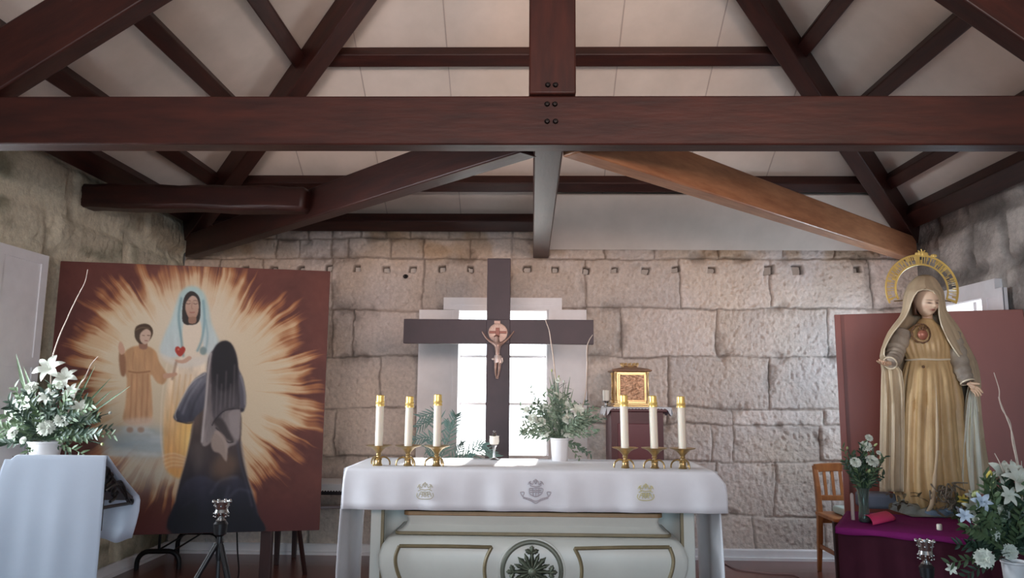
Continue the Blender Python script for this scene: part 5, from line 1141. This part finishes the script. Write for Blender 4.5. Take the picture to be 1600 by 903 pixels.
for (b, z) in ((dp+.004, TZ-.02), (dp+.004, TZ), (dp*.5, TZ), (-.003, TZ), (-.012, TZ-.004), (-.014, TZ-.016), (-.016, TZ-.030)):
    rows.append([q0+ux*(-.008+(Lt+.016)*k/n)+uy*(b-(.003*sin(k*.8) if b < 0 else 0))+Vector((0, 0, z-q0.z-(.004*sin(k*.5) if z < TZ-.02 and b < 0 else 0))) for k in range(n+1)])
mb.grid(rows); tag(obj('table_runner', mb, purple, smooth=60, solid=.003), 'magenta purple cloth covering the top of the statue table', 'cloth')
def onT(px, py, z=0): return PZ(px, py, TZ+.004+z)
# pink paper
a, b = onT(1364, 821), onT(1408, 815); pk = mat('pink_paper', C(226, 62, 112), .6)
mb = MB(); rows = []
for k in range(13):
    s = k/12; an = pi*s; rows.append([Vector((a.x, a.y+.07-.07*cos(an), TZ+.006+.038*sin(an)**.8)), Vector((b.x-.03, b.y+.09-.07*cos(an), TZ+.006+.038*sin(an)**.8)), Vector((b.x, b.y+.09-.03*cos(an), TZ+.006+.015*sin(an)))])
mb.grid(rows); tag(obj('paper_roll', mb, pk, smooth=60, solid=.002), 'bright pink curved paper lying on the purple tablecloth beside the vase', 'paper')
# folded pale cloth pad behind
a = PY(1368, 800, 4.75); mb = MB(); mb.box(a.x-.10, a.x+.10, a.y-.10, a.y+.06, TZ+.004, PY(1368, 770, 4.7).z)
tag(obj('folded_cloth', mb, mat('grey_blue_cloth', C(118, 122, 136), .9, var=.08, scale=12), bevel=.02, seg=4), 'folded grey-blue cloth behind the pink paper at the statue base', 'cloth')
# tiny votive
a = onT(1468, 828); mb = MB(); mb.lathe([(.011, 0), (.013, .004), (.013, .026), (.010, .03), (.003, .028)], a, 12); tag(obj('votive_candle', mb, wax, smooth=50), 'tiny white votive candle at the front edge of the purple cloth', 'candle')
# thin tall candle behind the vase
a = onT(1333, 812); mb = MB(); mb.lathe([(.010, 0), (.010, PY(1333, 770, a.y).z-a.z-.01), (.004, PY(1333, 770, a.y).z-a.z)], a, 10); tag(obj('taper_candle', mb, mat('dull_wax', C(190, 168, 160), .6), smooth=50), 'thin pale taper candle on the table left of the glass vase', 'candle')
# glass vase and its small bouquet
va = onT(1351, 815); vt = PY(1351, 762, va.y).z-va.z
vglass = mat('thin_green_glass', C(200, 226, 214), .04, trans=.9)
mb = MB(); mb.lathe([(.026, 0), (.030, .004), (.030, .02), (.024, vt*.5), (.030, vt*.9), (.036, vt), (.034, vt), (.028, vt*.9), (.021, vt*.5), (.026, .02), (.001, .014)], va, 20); tag(obj('glass_vase', mb, vglass, smooth=50), 'slim clear glass vase with carnations on the left of the purple cloth', 'vase')
nk = va+Vector((0, 0, .02)); VY = va.y
arr = arrangement('flower_arrangement', 'small bouquet of white carnations in the slim glass vase', 'flowers', nk+Vector((0, 0, vt*.6)), VY,
    [('carnation', 1358, 684, .020), ('carnation', 1353, 697, .030), ('carnation', 1337, 722, .026), ('carnation', 1363, 720, .034), ('bud', 1368, 695, .016, budg), ('bud', 1324, 700, .016, budg), ('carnation', 1373, 707, .012), ('bud', 1357, 737, .026, budg), ('bud', 1375, 734, .012)],
    fill(1351, 735, 34, 55, 26, 23, .032, .011, 12, .05, .1, pi-.1)+[(1316, 697, 0, 1, 12, .03, .010, 0), (1384, 712, 0, 1, 12, .03, .010, 0)],
    [(1352, 790, 1345, 730, .014, 0), (1353, 790, 1360, 730, .014, 0)], [], seed=12, dep=.04, greens=(leafg, leafd))
mb = MB()
for k in range(6): mb.tube([nk+Vector((.008*cos(k), .008*sin(k), 0)), nk+Vector((.012*cos(k+2), .012*sin(k+2), vt*.62))], .0022, 5)
obj('stems', mb, leafd, arr)
# big right bouquet in a white bucket, on a low stand
RY = 3.5; nk = PY(1578, 868, RY)
arrangement('flower_arrangement', 'large bouquet of white lilies and carnations at the far right', 'flowers', nk, RY,
    [('lily', 1568, 742, .075), ('lily', 1590, 752, .085), ('lily', 1583, 735, .05), ('lily', 1534, 784, .045, blueish), ('lily', 1558, 780, .06), ('lily', 1518, 795, .05), ('lily', 1508, 806, .036, blueish), ('carnation', 1544, 829, .044), ('carnation', 1538, 872, .036), ('carnation', 1562, 855, .030), ('carnation', 1578, 862, .030), ('carnation', 1577, 820, .028), ('lily', 1488, 888, .030), ('bud', 1546, 742, .03, budy), ('bud', 1524, 772, .03), ('carnation', 1570, 800, .03), ('lily', 1595, 790, .05), ('bud', 1552, 758, .03, budg), ('carnation', 1528, 812, .022), ('carnation', 1595, 850, .03), ('bud', 1598, 770, .03, budy), ('lily', 1575, 775, .05)],
    fill(1568, 815, 62, 92, 60, 31, .05, .017, 16, .14, -.5, pi+.5)+[(1500, 812, 0, 1, 16, .04, .015, .1), (1494, 842, 0, 1, 16, .04, .015, .1), (1480, 870, -.05, 1, 14, .04, .014, .1), (1505, 892, -.05, 1, 14, .04, .014, .1), (1536, 740, 0, 1, 14, .05, .014, 0)],
    [(1545, 790, 1538, 738, .024, 0), (1550, 790, 1552, 738, .02, 0), (1575, 850, 1597, 740, .016, -.05), (1560, 850, 1520, 790, .02, -.05), (1585, 850, 1580, 760, .02, -.1), (1570, 860, 1530, 830, .02, -.1)],
    [[(1590, 800, 0), (1592, 740, 0), (1586, 700, 0), (1580, 672, 0), (1571, 648, 0), (1562, 625, 0), (1561, 608, 0), (1553, 582, 0)], [(1585, 800, 0), (1589, 730, 0), (1582, 690, 0), (1578, 660, 0), (1566, 640, 0), (1560, 620, 0)], [(1580, 780, 0), (1571, 745, 0), (1563, 725, 0), (1554, 708, 0)], [(1590, 760, 0), (1585, 735, 0), (1580, 718, 0)], [(1598, 810, 0), (1597, 760, 0), (1596, 720, 0)]], seed=15, dep=.12)
pot(1566, 1604, 876, 915, RY, PY(1585, 930, RY).z, 'white bucket holding the large bouquet at the far right', vasew, .8)
zst = PY(1585, 930, RY).z
t = thing('flower_stand', 'dark low stand under the white bucket at the far right', 'stand', (nk.x, RY, 0))
mb = MB(); mb.box(nk.x-.12, nk.x+.14, RY-.12, RY+.12, zst-.02, zst); obj('top', mb, darkwood, t, bevel=.004)
for dx, dy in ((-.1, -.1), (.12, -.1), (-.1, .1), (.12, .1)): mb = MB(); mb.box(nk.x+dx-.012, nk.x+dx+.012, RY+dy-.012, RY+dy+.012, 0, zst-.02); obj('leg', mb, darkwood, t)
# pale cable on the floor at the right
mb = MB(); mb.tube(cat_rom([PZ(x, y, .006) for x, y in ((1132, 880), (1150, 889), (1178, 893), (1205, 896), (1232, 897), (1246, 900), (1262, 910))], 5), .005, 6)
tag(obj('cable', mb, mat('pale_cable', C(150, 120, 118), .5), smooth=60), 'thin pale cable lying on the floor right of the altar', 'cable')
# camera-side step of the table: none
# ------------------------------------------------------------------ statue of the Virgin
SY = 4.60
def S(px, py, d=0.0): return PY(px, py, SY-d)
base_top = PY(1445, 792, SY).z
st = thing('statue', 'tall painted statue of a veiled woman with a golden halo on the table', 'statue', (PY(1450, 800, SY).x, SY, TZ+.006))
gownm = mat('ochre_gown', C(228, 194, 142), .45, scale=5, stretch=(1, 1, .5), col2=C(184, 148, 104), spec=.4)
mantm = mat('taupe_mantle', C(214, 192, 158), .45, scale=4, stretch=(1, 1, .5), col2=C(168, 146, 122), spec=.4)
liningm = mat('cream_lining', C(246, 244, 228), .45, var=.05, scale=8)
trimm = mat('pale_gilt_edge', C(240, 226, 198), .35, metal=.1)
fleshm = mat('painted_flesh', (1, 1, 1, 1), .45, attr='tint', spec=.4)
fleshp = mat('plain_flesh', C(222, 186, 156), .45, spec=.4)
# gown
gr = [(498, 1438, 1456, .035, .0), (505, 1434, 1462, .05, .0), (512, 1424, 1472, .065, .002), (522, 1412, 1482, .080, .004), (535, 1408, 1488, .092, .005), (550, 1412, 1488, .092, .005), (560, 1417, 1487, .082, .003), (564, 1418, 1487, .080, .002), (569, 1416, 1489, .086, .005), (590, 1412, 1495, .105, .010),
      (630, 1409, 1500, .120, .014), (680, 1407, 1502, .130, .017), (730, 1405, 1503, .140, .020), (765, 1404, 1506, .150, .022), (785, 1408, 1512, .160, .022), (795, 1414, 1508, .150, .02)]
def interp(tab, y):
    for i in range(len(tab)-1):
        if tab[i][0] <= y <= tab[i+1][0]:
            q = (y-tab[i][0])/(tab[i+1][0]-tab[i][0]); return [a*(1-q)+b*q for a, b in zip(tab[i], tab[i+1])]
    return list(tab[0] if y < tab[0][0] else tab[-1])
mb = MB(); rows = []; NN = 132
for y in list(np.linspace(498, 564, 18))+list(np.linspace(568, 795, 40)):
    _, xl_, xr_, dd, am = interp(gr, y); c = S((xl_+xr_)/2, y); hw = (S(xr_, y).x-S(xl_, y).x)/2; row = []
    for k in range(NN):
        a = 2*pi*k/NN; ph = .5*sin(y*.012)+.004*(y-560)*sin(a*2)
        f = (abs(sin(a*6.5+ph+.4*sin(a*3)))**.75-.55)+.5*(abs(sin(a*11.5+2*ph+1))**.8-.55)
        if y < 562: f = .6*sin(a*14+.03*y*cos(a))+.4*sin(a*9+y*.05)
        # knee pushing the gown forward on the left
        kn = .030*math.exp(-((a-(-pi/2-.42))/.28)**2-((y-715)/55)**2) if a <= 0 else .030*math.exp(-((a-2*pi-(-pi/2-.42))/.28)**2-((y-715)/55)**2)
        r_ = am*f*(1.15 if y < 562 else 2.0)+kn; row.append((c.x+(hw+r_*.8)*cos(a), c.y+(dd+r_)*sin(a), c.z))
    rows.append(row)
rows = rows[::-1]; mb.rings(rows); obj('gown', mb, gownm, st, smooth=70)
mb = MB()
for y in (562.5,):
    c = S(1452, y); _, xl_, xr_, dd, _a = interp(gr, y); hw = (S(xr_, y).x-S(xl_, y).x)/2+.003; mb.tube([(c.x+hw*cos(a), c.y+(dd+.004)*sin(a), c.z+.002*sin(5*a)) for a in np.linspace(0, 2*pi, 50)], .006, 6, cap=False)
obj('belt', mb, trimm, st, smooth=60)
mb = MB(); p = S(1443, 573, .088); mb.ball(p, .009, 10, 8, (1, .6, 1)); obj('belt_knot', mb, mat('brown_glaze', C(120, 88, 62), .4), st, smooth=180)
# collar
mb = MB(); mb.tube([(S(1447, 504).x+.040*cos(a), SY-.012+.042*sin(a), S(1447, 507).z+.012*sin(a)) for a in np.linspace(0, 2*pi, 30)], .005, 6, cap=False); obj('collar', mb, trimm, st, smooth=60)
# neck and head
def head(c, h, yaw, pitch, name, parent):
    nu, nv = 72, 60; vs = []; cols = []
    flesh = np.array([238, 206, 178])/255.
    Rm = Matrix.Rotation(yaw, 3, 'Z') @ Matrix.Rotation(pitch, 3, 'X')
    for i in range(nv+1):
        v = pi*i/nv
        for k in range(nu):
            a = 2*pi*k/nu; x, y, z = sin(v)*sin(a), -sin(v)*cos(a), cos(v)      # -y is the face
            X, Yy, Z = x*.335, y*.43, z*.5
            if Z < 0: q = -Z/.5; X *= 1-.34*q*q; Yy = Yy*(1-.10*q*q) if Yy < 0 else Yy*(1-.5*q)
            fr = max(0, -y)
            g = lambda px, pz, sx, sz: math.exp(-((X-px)/sx)**2-((Z-pz)/sz)**2)
            d = 0.0
            d += fr*.085*g(0, -.085, .035, .05)+fr*.050*g(0, -.01, .026, .10)              # nose tip and bridge
            d -= fr*.060*(g(.13, .035, .07, .045)+g(-.13, .035, .07, .045))                 # sockets
            d += fr*.022*(g(.13, .020, .05, .028)+g(-.13, .020, .05, .028))                 # lids
            d += fr*.018*(g(.12, .10, .10, .03)+g(-.12, .10, .10, .03))                    # brow
            d += fr*.026*(g(0, -.195, .06, .018)+g(0, -.232, .055, .02))-fr*.014*g(0, -.213, .07, .008)
            d += fr*.032*g(0, -.37, .07, .06)-fr*.018*g(0, -.28, .09, .025)
            d += fr*.016*(g(.2, -.1, .09, .09)+g(-.2, -.1, .09, .09))
            P_ = Vector((X, Yy-d, Z)); vs.append(Vector(c)+Rm @ (P_*h)); col = flesh.copy()
            if y < -.2:
                lip = min(1, 1.3*g(0, -.212, .078, .030)); col = col*(1-lip*.85)+np.array([176, 92, 80])/255.*lip*.75
                ey = min(1, 1.3*g(.13, .010, .065, .020)+1.3*g(-.13, .010, .065, .020)); col = col*(1-ey*.85)+np.array([78, 50, 42])/255.*ey*.7
                br = min(1, g(.13, .098, .08, .016)+g(-.13, .098, .08, .016)); col = col*(1-br*.7)+np.array([126, 92, 70])/255.*br*.5
                ck = .25*(g(.2, -.13, .08, .07)+g(-.2, -.13, .08, .07)); col = col*(1-ck)+np.array([214, 146, 124])/255.*ck
            cols.append(tuple(npl(col))+(1,))
    mb = MB(); mb.add(vs, [(i*nu+k, i*nu+(k+1) % nu, (i+1)*nu+(k+1) % nu, (i+1)*nu+k) for i in range(nv) for k in range(nu)])
    return obj(name, mb, fleshm, parent, smooth=180, colors=cols)
hc = S(1447, 472, .035); hh = .185
neck = MB(); neck.tube(cat_rom([S(1449, 512, .0), S(1449, 500, .005), S(1448, 482, .015)], 4), [.036, .034, .031, .030, .030, .030, .030, .032, .034], 16); obj('neck', neck, fleshp, st, smooth=60)
hd = head(hc, hh, .10, .22, 'head', st)
hair = MB(); rows = []
for i in range(9):
    q = i/8; y_ = 456+q*36; row = []
    for k in range(17):
        a = pi*k/16; rx = .064+.004*sin(k*2+i); row.append((hc.x+rx*cos(a)*(1-.10*q), hc.y+.012+.070*sin(a), S(1447, y_).z))
    rows.append(row)
hair.grid(rows); obj('hair', hair, mat('chestnut_hair', C(92, 64, 48), .6), hd, smooth=60, solid=.012)
# mantle: open sheet from the left front edge, round the back, to the right front edge
mr = [(430, 1441, 1450, 1448, 1444, .010, .012), (433, 1432, 1458, 1448, 1444, .050, .040), (438, 1426, 1463, 1448, 1444, .082, .062), (445, 1420, 1468, 1448, 1444, .104, .078), (451, 1417, 1471, 1446, 1446, .112, .086), (455, 1415, 1473, 1434, 1458, .110, .09), (462, 1413, 1474, 1428.5, 1463, .098, .092), (472, 1412, 1475, 1424, 1466, .088, .094), (484, 1411, 1477, 1420, 1467, .078, .096), (495, 1407, 1484, 1415, 1468, .082, .098),
      (508, 1397, 1494, 1405, 1471, .092, .10), (520, 1389, 1501, 1395, 1476, .095, .11), (532, 1384, 1506, 1388, 1482, .100, .115), (545, 1380, 1512, 1382, 1490, .108, .12), (556, 1378, 1517, 1381, 1498, .112, .125), (565, 1379, 1521, 1396, 1506, .088, .13), (580, 1381, 1524, 1408, 1512, .07, .13), (600, 1381, 1526, 1411, 1514, .07, .14), (620, 1381, 1524, 1412, 1510, .055, .14), (650, 1381, 1527, 1412, 1507, .060, .15), (700, 1380, 1534, 1412, 1505, .065, .16), (740, 1379, 1540, 1411, 1504, .07, .17), (768, 1380, 1545, 1411, 1504, .07, .17)]
mb = MB(); rows = []; eL, eR = [], []
for y in list(np.linspace(430, 470, 17))+list(np.linspace(474, 568, 26))+list(np.linspace(574, 768, 34)):
    _, L_, R_2, el, er, df, db = interp(mr, y); am = .0015+.010*sstep(480, 640, y)
    key = [S(el, y, df), S(L_*.72+el*.28, y, df*.72), S(L_, y, df*.05), S(L_*.75+R_2*.25, y, -db*.85), S((L_+R_2)/2, y, -db), S(L_*.25+R_2*.75, y, -db*.85), S(R_2, y, df*.05), S(R_2*.72+er*.28, y, df*.72), S(er, y, df)]
    pts = cat_rom(key, 12); n = len(pts); out = []
    for i, p in enumerate(pts):
        a, b = pts[max(i-1, 0)], pts[min(i+1, n-1)]; t_ = (b-a); nn_ = Vector((t_.y, -t_.x, 0)); nn_ = nn_.normalized() if nn_.length > 1e-6 else Vector((0, 0, 0)); e_ = min(1, min(i, n-1-i)/5)
        out.append(p+nn_*am*e_*(sin(i*.85+y*.006)+.5*sin(i*1.9+1+y*.01)))
    rows.append(out)
    if y >= 451: eL.append(out[0]); eR.append(out[-1])
mb.grid(rows); obj('mantle', mb, mantm, st, smooth=75, solid=.006)
mb = MB(); mb.tube([eL[0].lerp(eR[0], .5)]+eL, .0042, 6); obj('mantle_border', mb, trimm, st, smooth=60)
mb = MB(); mb.tube([eL[0].lerp(eR[0], .5)]+eR, .0042, 6); obj('mantle_border', mb, trimm, st, smooth=60)
# white lining turned outwards under the right hand
mb = MB(); rows = []
for y in np.linspace(608, 771, 26):
    q = (y-608)/163; xl_ = 1516-13*q**.6-2*sin(q*3); xr_ = 1524+21*q; row = []
    for k in range(29):
        s = k/28; row.append(S(xl_+(xr_-xl_)*s, y, .085-.05*s+.016*min(1, q*2.5)*sin(s*17+1.5*q)+.006*sin(s*31)))
    rows.append(row)
mb.grid(rows); obj('mantle_lining', mb, liningm, st, smooth=75, solid=.005)
mb = MB(); mb.tube([r[-1] for r in rows], .0045, 6); mb.tube([r[0] for r in rows], .004, 6); mb.tube(rows[-1], .0035, 6); obj('lining_border', mb, trimm, st, smooth=60)
# sleeves
sleevem = mat('grey_sleeve', C(186, 172, 154), .5, scale=6, col2=C(130, 116, 106))
def sleeve(pts, rs, m=sleevem):
    p = cat_rom(pts, 8); n = len(p); R_ = []
    for i in range(n):
        q = i/(n-1)*(len(rs)-1); j = min(int(q), len(rs)-2); R_.append((rs[j]*(1-(q-j))+rs[j+1]*(q-j))*(1+.07*sin(i*1.7)))
    mb = MB(); mb.tube(p, R_, 18); obj('sleeve', mb, m, st, smooth=75)
    d = (p[-1]-p[-2]).normalized(); mb = MB(); c = p[-1]; x_ = d.cross(Vector((0, 0, 1))).normalized(); y_ = d.cross(x_)
    mb.tube([c+x_*R_[-1]*cos(a)+y_*R_[-1]*sin(a) for a in np.linspace(0, 2*pi, 20)], .005, 6, cap=False); obj('cuff', mb, trimm, st, smooth=60)
sleeve([S(1412, 520, .01), S(1400, 545, .05), S(1397, 560, .10), S(1391, 567, .15)], [.050, .054, .046, .036])
sleeve([S(1486, 522, .01), S(1495, 550, .05), S(1504, 580, .10), S(1512, 597, .13)], [.050, .052, .046, .038])
def hand(w, dirv, palm, L, side, name='hand', curl=.5):
    """w wrist, dirv towards the fingers, palm = palm normal, side = direction of the thumb"""
    d = dirv.normalized(); n = (palm-d*palm.dot(d)).normalized(); s = d.cross(n)*side
    V = [w-d*.10*L, w, w+d*.22*L]; E = [(0, 1), (1, 2)]; R_ = [.14*L, .125*L, .15*L]
    for k, (o, ln, sp) in enumerate([(.17, .44, .10), (.06, .50, .02), (-.06, .46, -.05), (-.165, .37, -.13)]):
        b = w+d*.46*L+s*o*L; i0 = len(V); V.append(b); R_.append(.075*L); E.append((2, i0)); p = b; dd = (d+s*sp)
        for j in range(3):
            dd = (dd+n*curl*(.28+.12*j+.05*k)).normalized(); p = p+dd*ln*L/3; V.append(p); R_.append((.056-.008*j)*L); E.append((i0+j, i0+j+1))
    i0 = len(V); p = w+d*.15*L+s*.16*L; V.append(p); R_.append(.085*L); E.append((1, i0)); dd = (d*.6+s*.8+n*.2).normalized()
    for j in range(2): p = p+dd*.2*L; dd = (dd+n*.25+d*.2).normalized(); V.append(p); R_.append((.062-.010*j)*L); E.append((i0+j, i0+j+1))
    return skin(name, V, E, R_, fleshp, st, 2, root=1)
hand(S(1390, 568, .16), Vector((-.85, -.45, -.10)), Vector((.1, -.4, .9)), .105, 1, curl=.55)
hand(S(1514, 599, .14), Vector((.55, -.35, -.72)), Vector((-.6, -.5, -.2)), .105, -1, curl=.8)
# immaculate heart with its ring of thorns
c = S(1440, 521, .092)
brg = mat('brown_glaze', C(120, 88, 62), .4)
mb = MB()
for ph in (0, 1.6):
    mb.tube([c+Vector((.055*cos(a)*(1+.04*sin(9*a+ph)), -.004+.005*sin(9*a+ph)+.010*abs(cos(a)), .056*sin(a)*(1+.04*cos(9*a+ph)))) for a in np.linspace(0, 2*pi, 60)], .0042, 6, cap=False)
emb = obj('heart_thorn_ring', mb, brg, st, smooth=60)
mb = MB(); rows = []
for i in range(15):
    q = i/14; z = -.034+.060*q; w_ = .030*sin(pi*min(1, .08+.80*q))**.7; dip = .010 if q > .93 else 0
    rows.append([(c.x+.004+w_*cos(a), c.y-.004+.022*w_/.03*sin(a), c.z+z-.004-(dip*(1-abs(cos(a))))) for a in np.linspace(0, 2*pi, 21)[:-1]])
mb.rings(rows); obj('heart', mb, mat('rose_glaze', C(176, 112, 92), .35, metal=.2), emb, smooth=70)
mb = MB()
for dx, h_ in ((-.014, .022), (0, .032), (.014, .024)): mb.tube(cat_rom([c+Vector((dx*.6+.004, -.004, .022)), c+Vector((dx*1.4+.006, -.006, .022+h_*.5)), c+Vector((dx+.002, -.004, .022+h_))], 4), [.008, .008, .007, .007, .006, .005, .004, .003, .001], 6)
obj('flame', mb, brg, emb, smooth=60)
# central falling fold / cord down the front of the gown
mb = MB(); mb.tube(cat_rom([S(1462, 600, .128), S(1464, 650, .146), S(1464, 700, .160), S(1461, 740, .172), S(1459, 765, .178), S(1455, 790, .180), S(1448, 800, .178)], 6), [.001, .002, .003, .004, .005, .006, .006]+[.009]*12+[.012]*12+[.012, .011, .010, .008, .006, .004], 10)
obj('gown_front_fold', mb, mat('pale_fold', C(216, 190, 156), .5), st, smooth=70)
# halo: a horseshoe band with openwork
hz = S(1440, 452, -.10); HR, HI = (S(1497, 452, -.10).x-S(1383, 452, -.10).x)/2, None
hv = (S(1440, 398, -.10).z-hz.z)
mb = MB(); n = 260; a0, a1 = radians(-24), radians(204)
def hp(a, q, dy=0): return Vector((hz.x+(HR*(1-.30*(1-q)))*cos(a), hz.y+dy, hz.z+(hv*(1-.30*(1-q)))*sin(a)))
gap = set(); r = random.Random(2); i = 4
while i < n-6:
    if r.random() < .85:
        for k in range(r.choice((1, 1, 2))): gap.add(i+k)
    i += r.choice((3, 4, 4, 5, 9))
big = [n-132, n-131, n-130, n-48+12, n-35, n-34]
for i in range(n):
    aa = [a0+(a1-a0)*i/n, a0+(a1-a0)*(i+1)/n]
    bands = [(0, .14), r.choice([(.86, 1.0), (.5, 1.0), (.86, 1.0)])] if r.random() < .7 else [(0, .5), (.86, 1.0)] if i in gap else [(0, 1)]
    for q0_, q1_ in bands:
        P8 = [hp(a, q, dy) for dy in (-.003, .003) for a in aa for q in (q0_, q1_)]
        mb.add(P8, [(0, 1, 3, 2), (4, 6, 7, 5), (0, 4, 5, 1), (2, 3, 7, 6), (0, 2, 6, 4), (1, 5, 7, 3)])
hal = obj('halo', mb, gold, st)
mb = MB()
for q in (.02, .98): mb.tube([hp(a0+(a1-a0)*i/80, q, -.003) for i in range(81)], .0042, 6)
obj('halo_rim', mb, gold, hal, smooth=60)
mb = MB(); c_ = hp(radians(86), 1.0)
for k, (dx, rr_) in enumerate([(-.030, .013), (-.012, .018), (.008, .020), (.028, .014), (.075, .012), (.064, .010), (.086, .010)]): mb.ball(c_+Vector((dx, 0, .004-(.010 if k > 3 else 0))), rr_, 10, 6, (1, .4, 1))
for k in range(5): a = pi*k/4; mb.tube([c_+Vector((0, 0, .01)), c_+Vector((.032*cos(a), 0, .01+.026*sin(a)))], .004, 5)
obj('halo_finial', mb, gold, hal, smooth=60)
mb = MB(); mb.tube([S(1447, 450, -.10), S(1447, 470, -.12)], .004, 6); mb.tube([hp(a0, .5, 0), S(1447, 466, -.115)], .004, 6); mb.tube([hp(a1, .5, 0), S(1447, 466, -.115)], .004, 6); obj('halo_stem', mb, brass, st)
# cloud and foliage base
cloudm = mat('painted_cloud', C(176, 182, 182), .6, scale=7, col2=C(132, 132, 122))
bm2 = MB(); r = random.Random(9); zt_ = TZ+.006
lumps = []
for k in range(34):
    px_ = r.uniform(1402, 1535); dyy = r.uniform(-.13, .16); hgt_ = r.uniform(.2, 1)*(.075 if abs(px_-1460) < 55 else .045); lumps.append((px_, dyy, hgt_))
nu, nv = 90, 50; xa_, xb_ = PY(1396, 800, SY).x, PY(1545, 800, SY).x; rows = []
LC = [(PY(px_, 800, SY).x, SY+dyy, h_) for px_, dyy, h_ in lumps]
for j_ in range(nv+1):
    row = []
    for i in range(nu+1):
        x = xa_+(xb_-xa_)*i/nu; y = SY-.22+.42*j_/nv; e1 = 1-((i/nu-.5)*2)**4; e2 = 1-((j_/nv-.5)*2)**4
        z = max([h_+.03-((x-a)**2+(y-b)**2)*9 for a, b, h_ in LC]+[0])
        row.append((x, y, zt_+max(0, z+.012*sin(x*60)*sin(y*55))*max(0, e1*e2)**.5))
    rows.append(row)
mb = MB(); mb.grid(rows); obj('cloud_base', mb, cloudm, st, smooth=80)
mb = MB()
for k in range(26):
    x0, y0 = r.uniform(1462, 1502), r.uniform(762, 798); pts = [S(x0, y0, .17+r.uniform(-.02, .05))]
    for j_ in range(3): pts.append(S(x0+r.uniform(-16, 16), y0+r.uniform(-14, 12), .17+r.uniform(-.02, .05)))
    mb.tube(cat_rom(pts, 5), .0042, 5)
obj('oak_branches', mb, mat('pale_branch', C(172, 164, 148), .6, col2=C(120, 104, 88), scale=12), st, smooth=60); mb = MB()
for k in range(20):
    x0, y0 = r.uniform(1392, 1440), r.uniform(768, 792); leaf(mb, S(x0, y0, .14), Vector((r.uniform(-1, 1), -.5, r.uniform(-.5, .8))), .05, .02)
obj('oak_leaves', mb, mat('brown_green_leaf', C(128, 120, 98), .6, col2=C(84, 64, 48), scale=12), st, smooth=60, recalc=False)
bluem = mat('sky_blue_paint', C(136, 160, 186), .5)
mb = MB()
for px_, py_, rr_ in ((1484, 798, .030), (1470, 806, .038), (1492, 808, .032), (1502, 800, .026), (1456, 812, .036), (1478, 816, .030), (1500, 818, .030)): p = PY(px_, py_, SY-.17); p.z = max(p.z, zt_+.01); mb.ball(p, rr_, 16, 10, (1.3, .8, .7))
obj('blue_cloud', mb, bluem, st, smooth=180)
fl = thing('flower_posy', 'small posy of white, blue and yellow flowers at the foot of the statue', 'flowers', PY(1512, 812, SY-.26))
for i, (k, px_, py_, rr_, m_) in enumerate([('lily', 1505, 782, .036, budy), ('lily', 1518, 776, .04, None), ('lily', 1500, 800, .036, blueish), ('lily', 1523, 790, .036, None), ('carnation', 1508, 806, .028, None), ('bud', 1524, 769, .03, budg)]): bloom(k, PY(px_, py_, SY-.24), Vector((.1*i-.3, -1, .4)), rr_, fl, 300+i, m_)
mb = MB(); p0 = PY(1515, 818, SY-.24)
for k in range(14): e_ = PY(1515+r.uniform(-24, 30), 790+r.uniform(-26, 14), SY-.24+r.uniform(-.03, .06)); spray(mb, p0, e_-p0, (e_-p0).length, 8, .035, .013, r, .05)
obj('foliage', mb, leafg, fl, smooth=60, recalc=False)
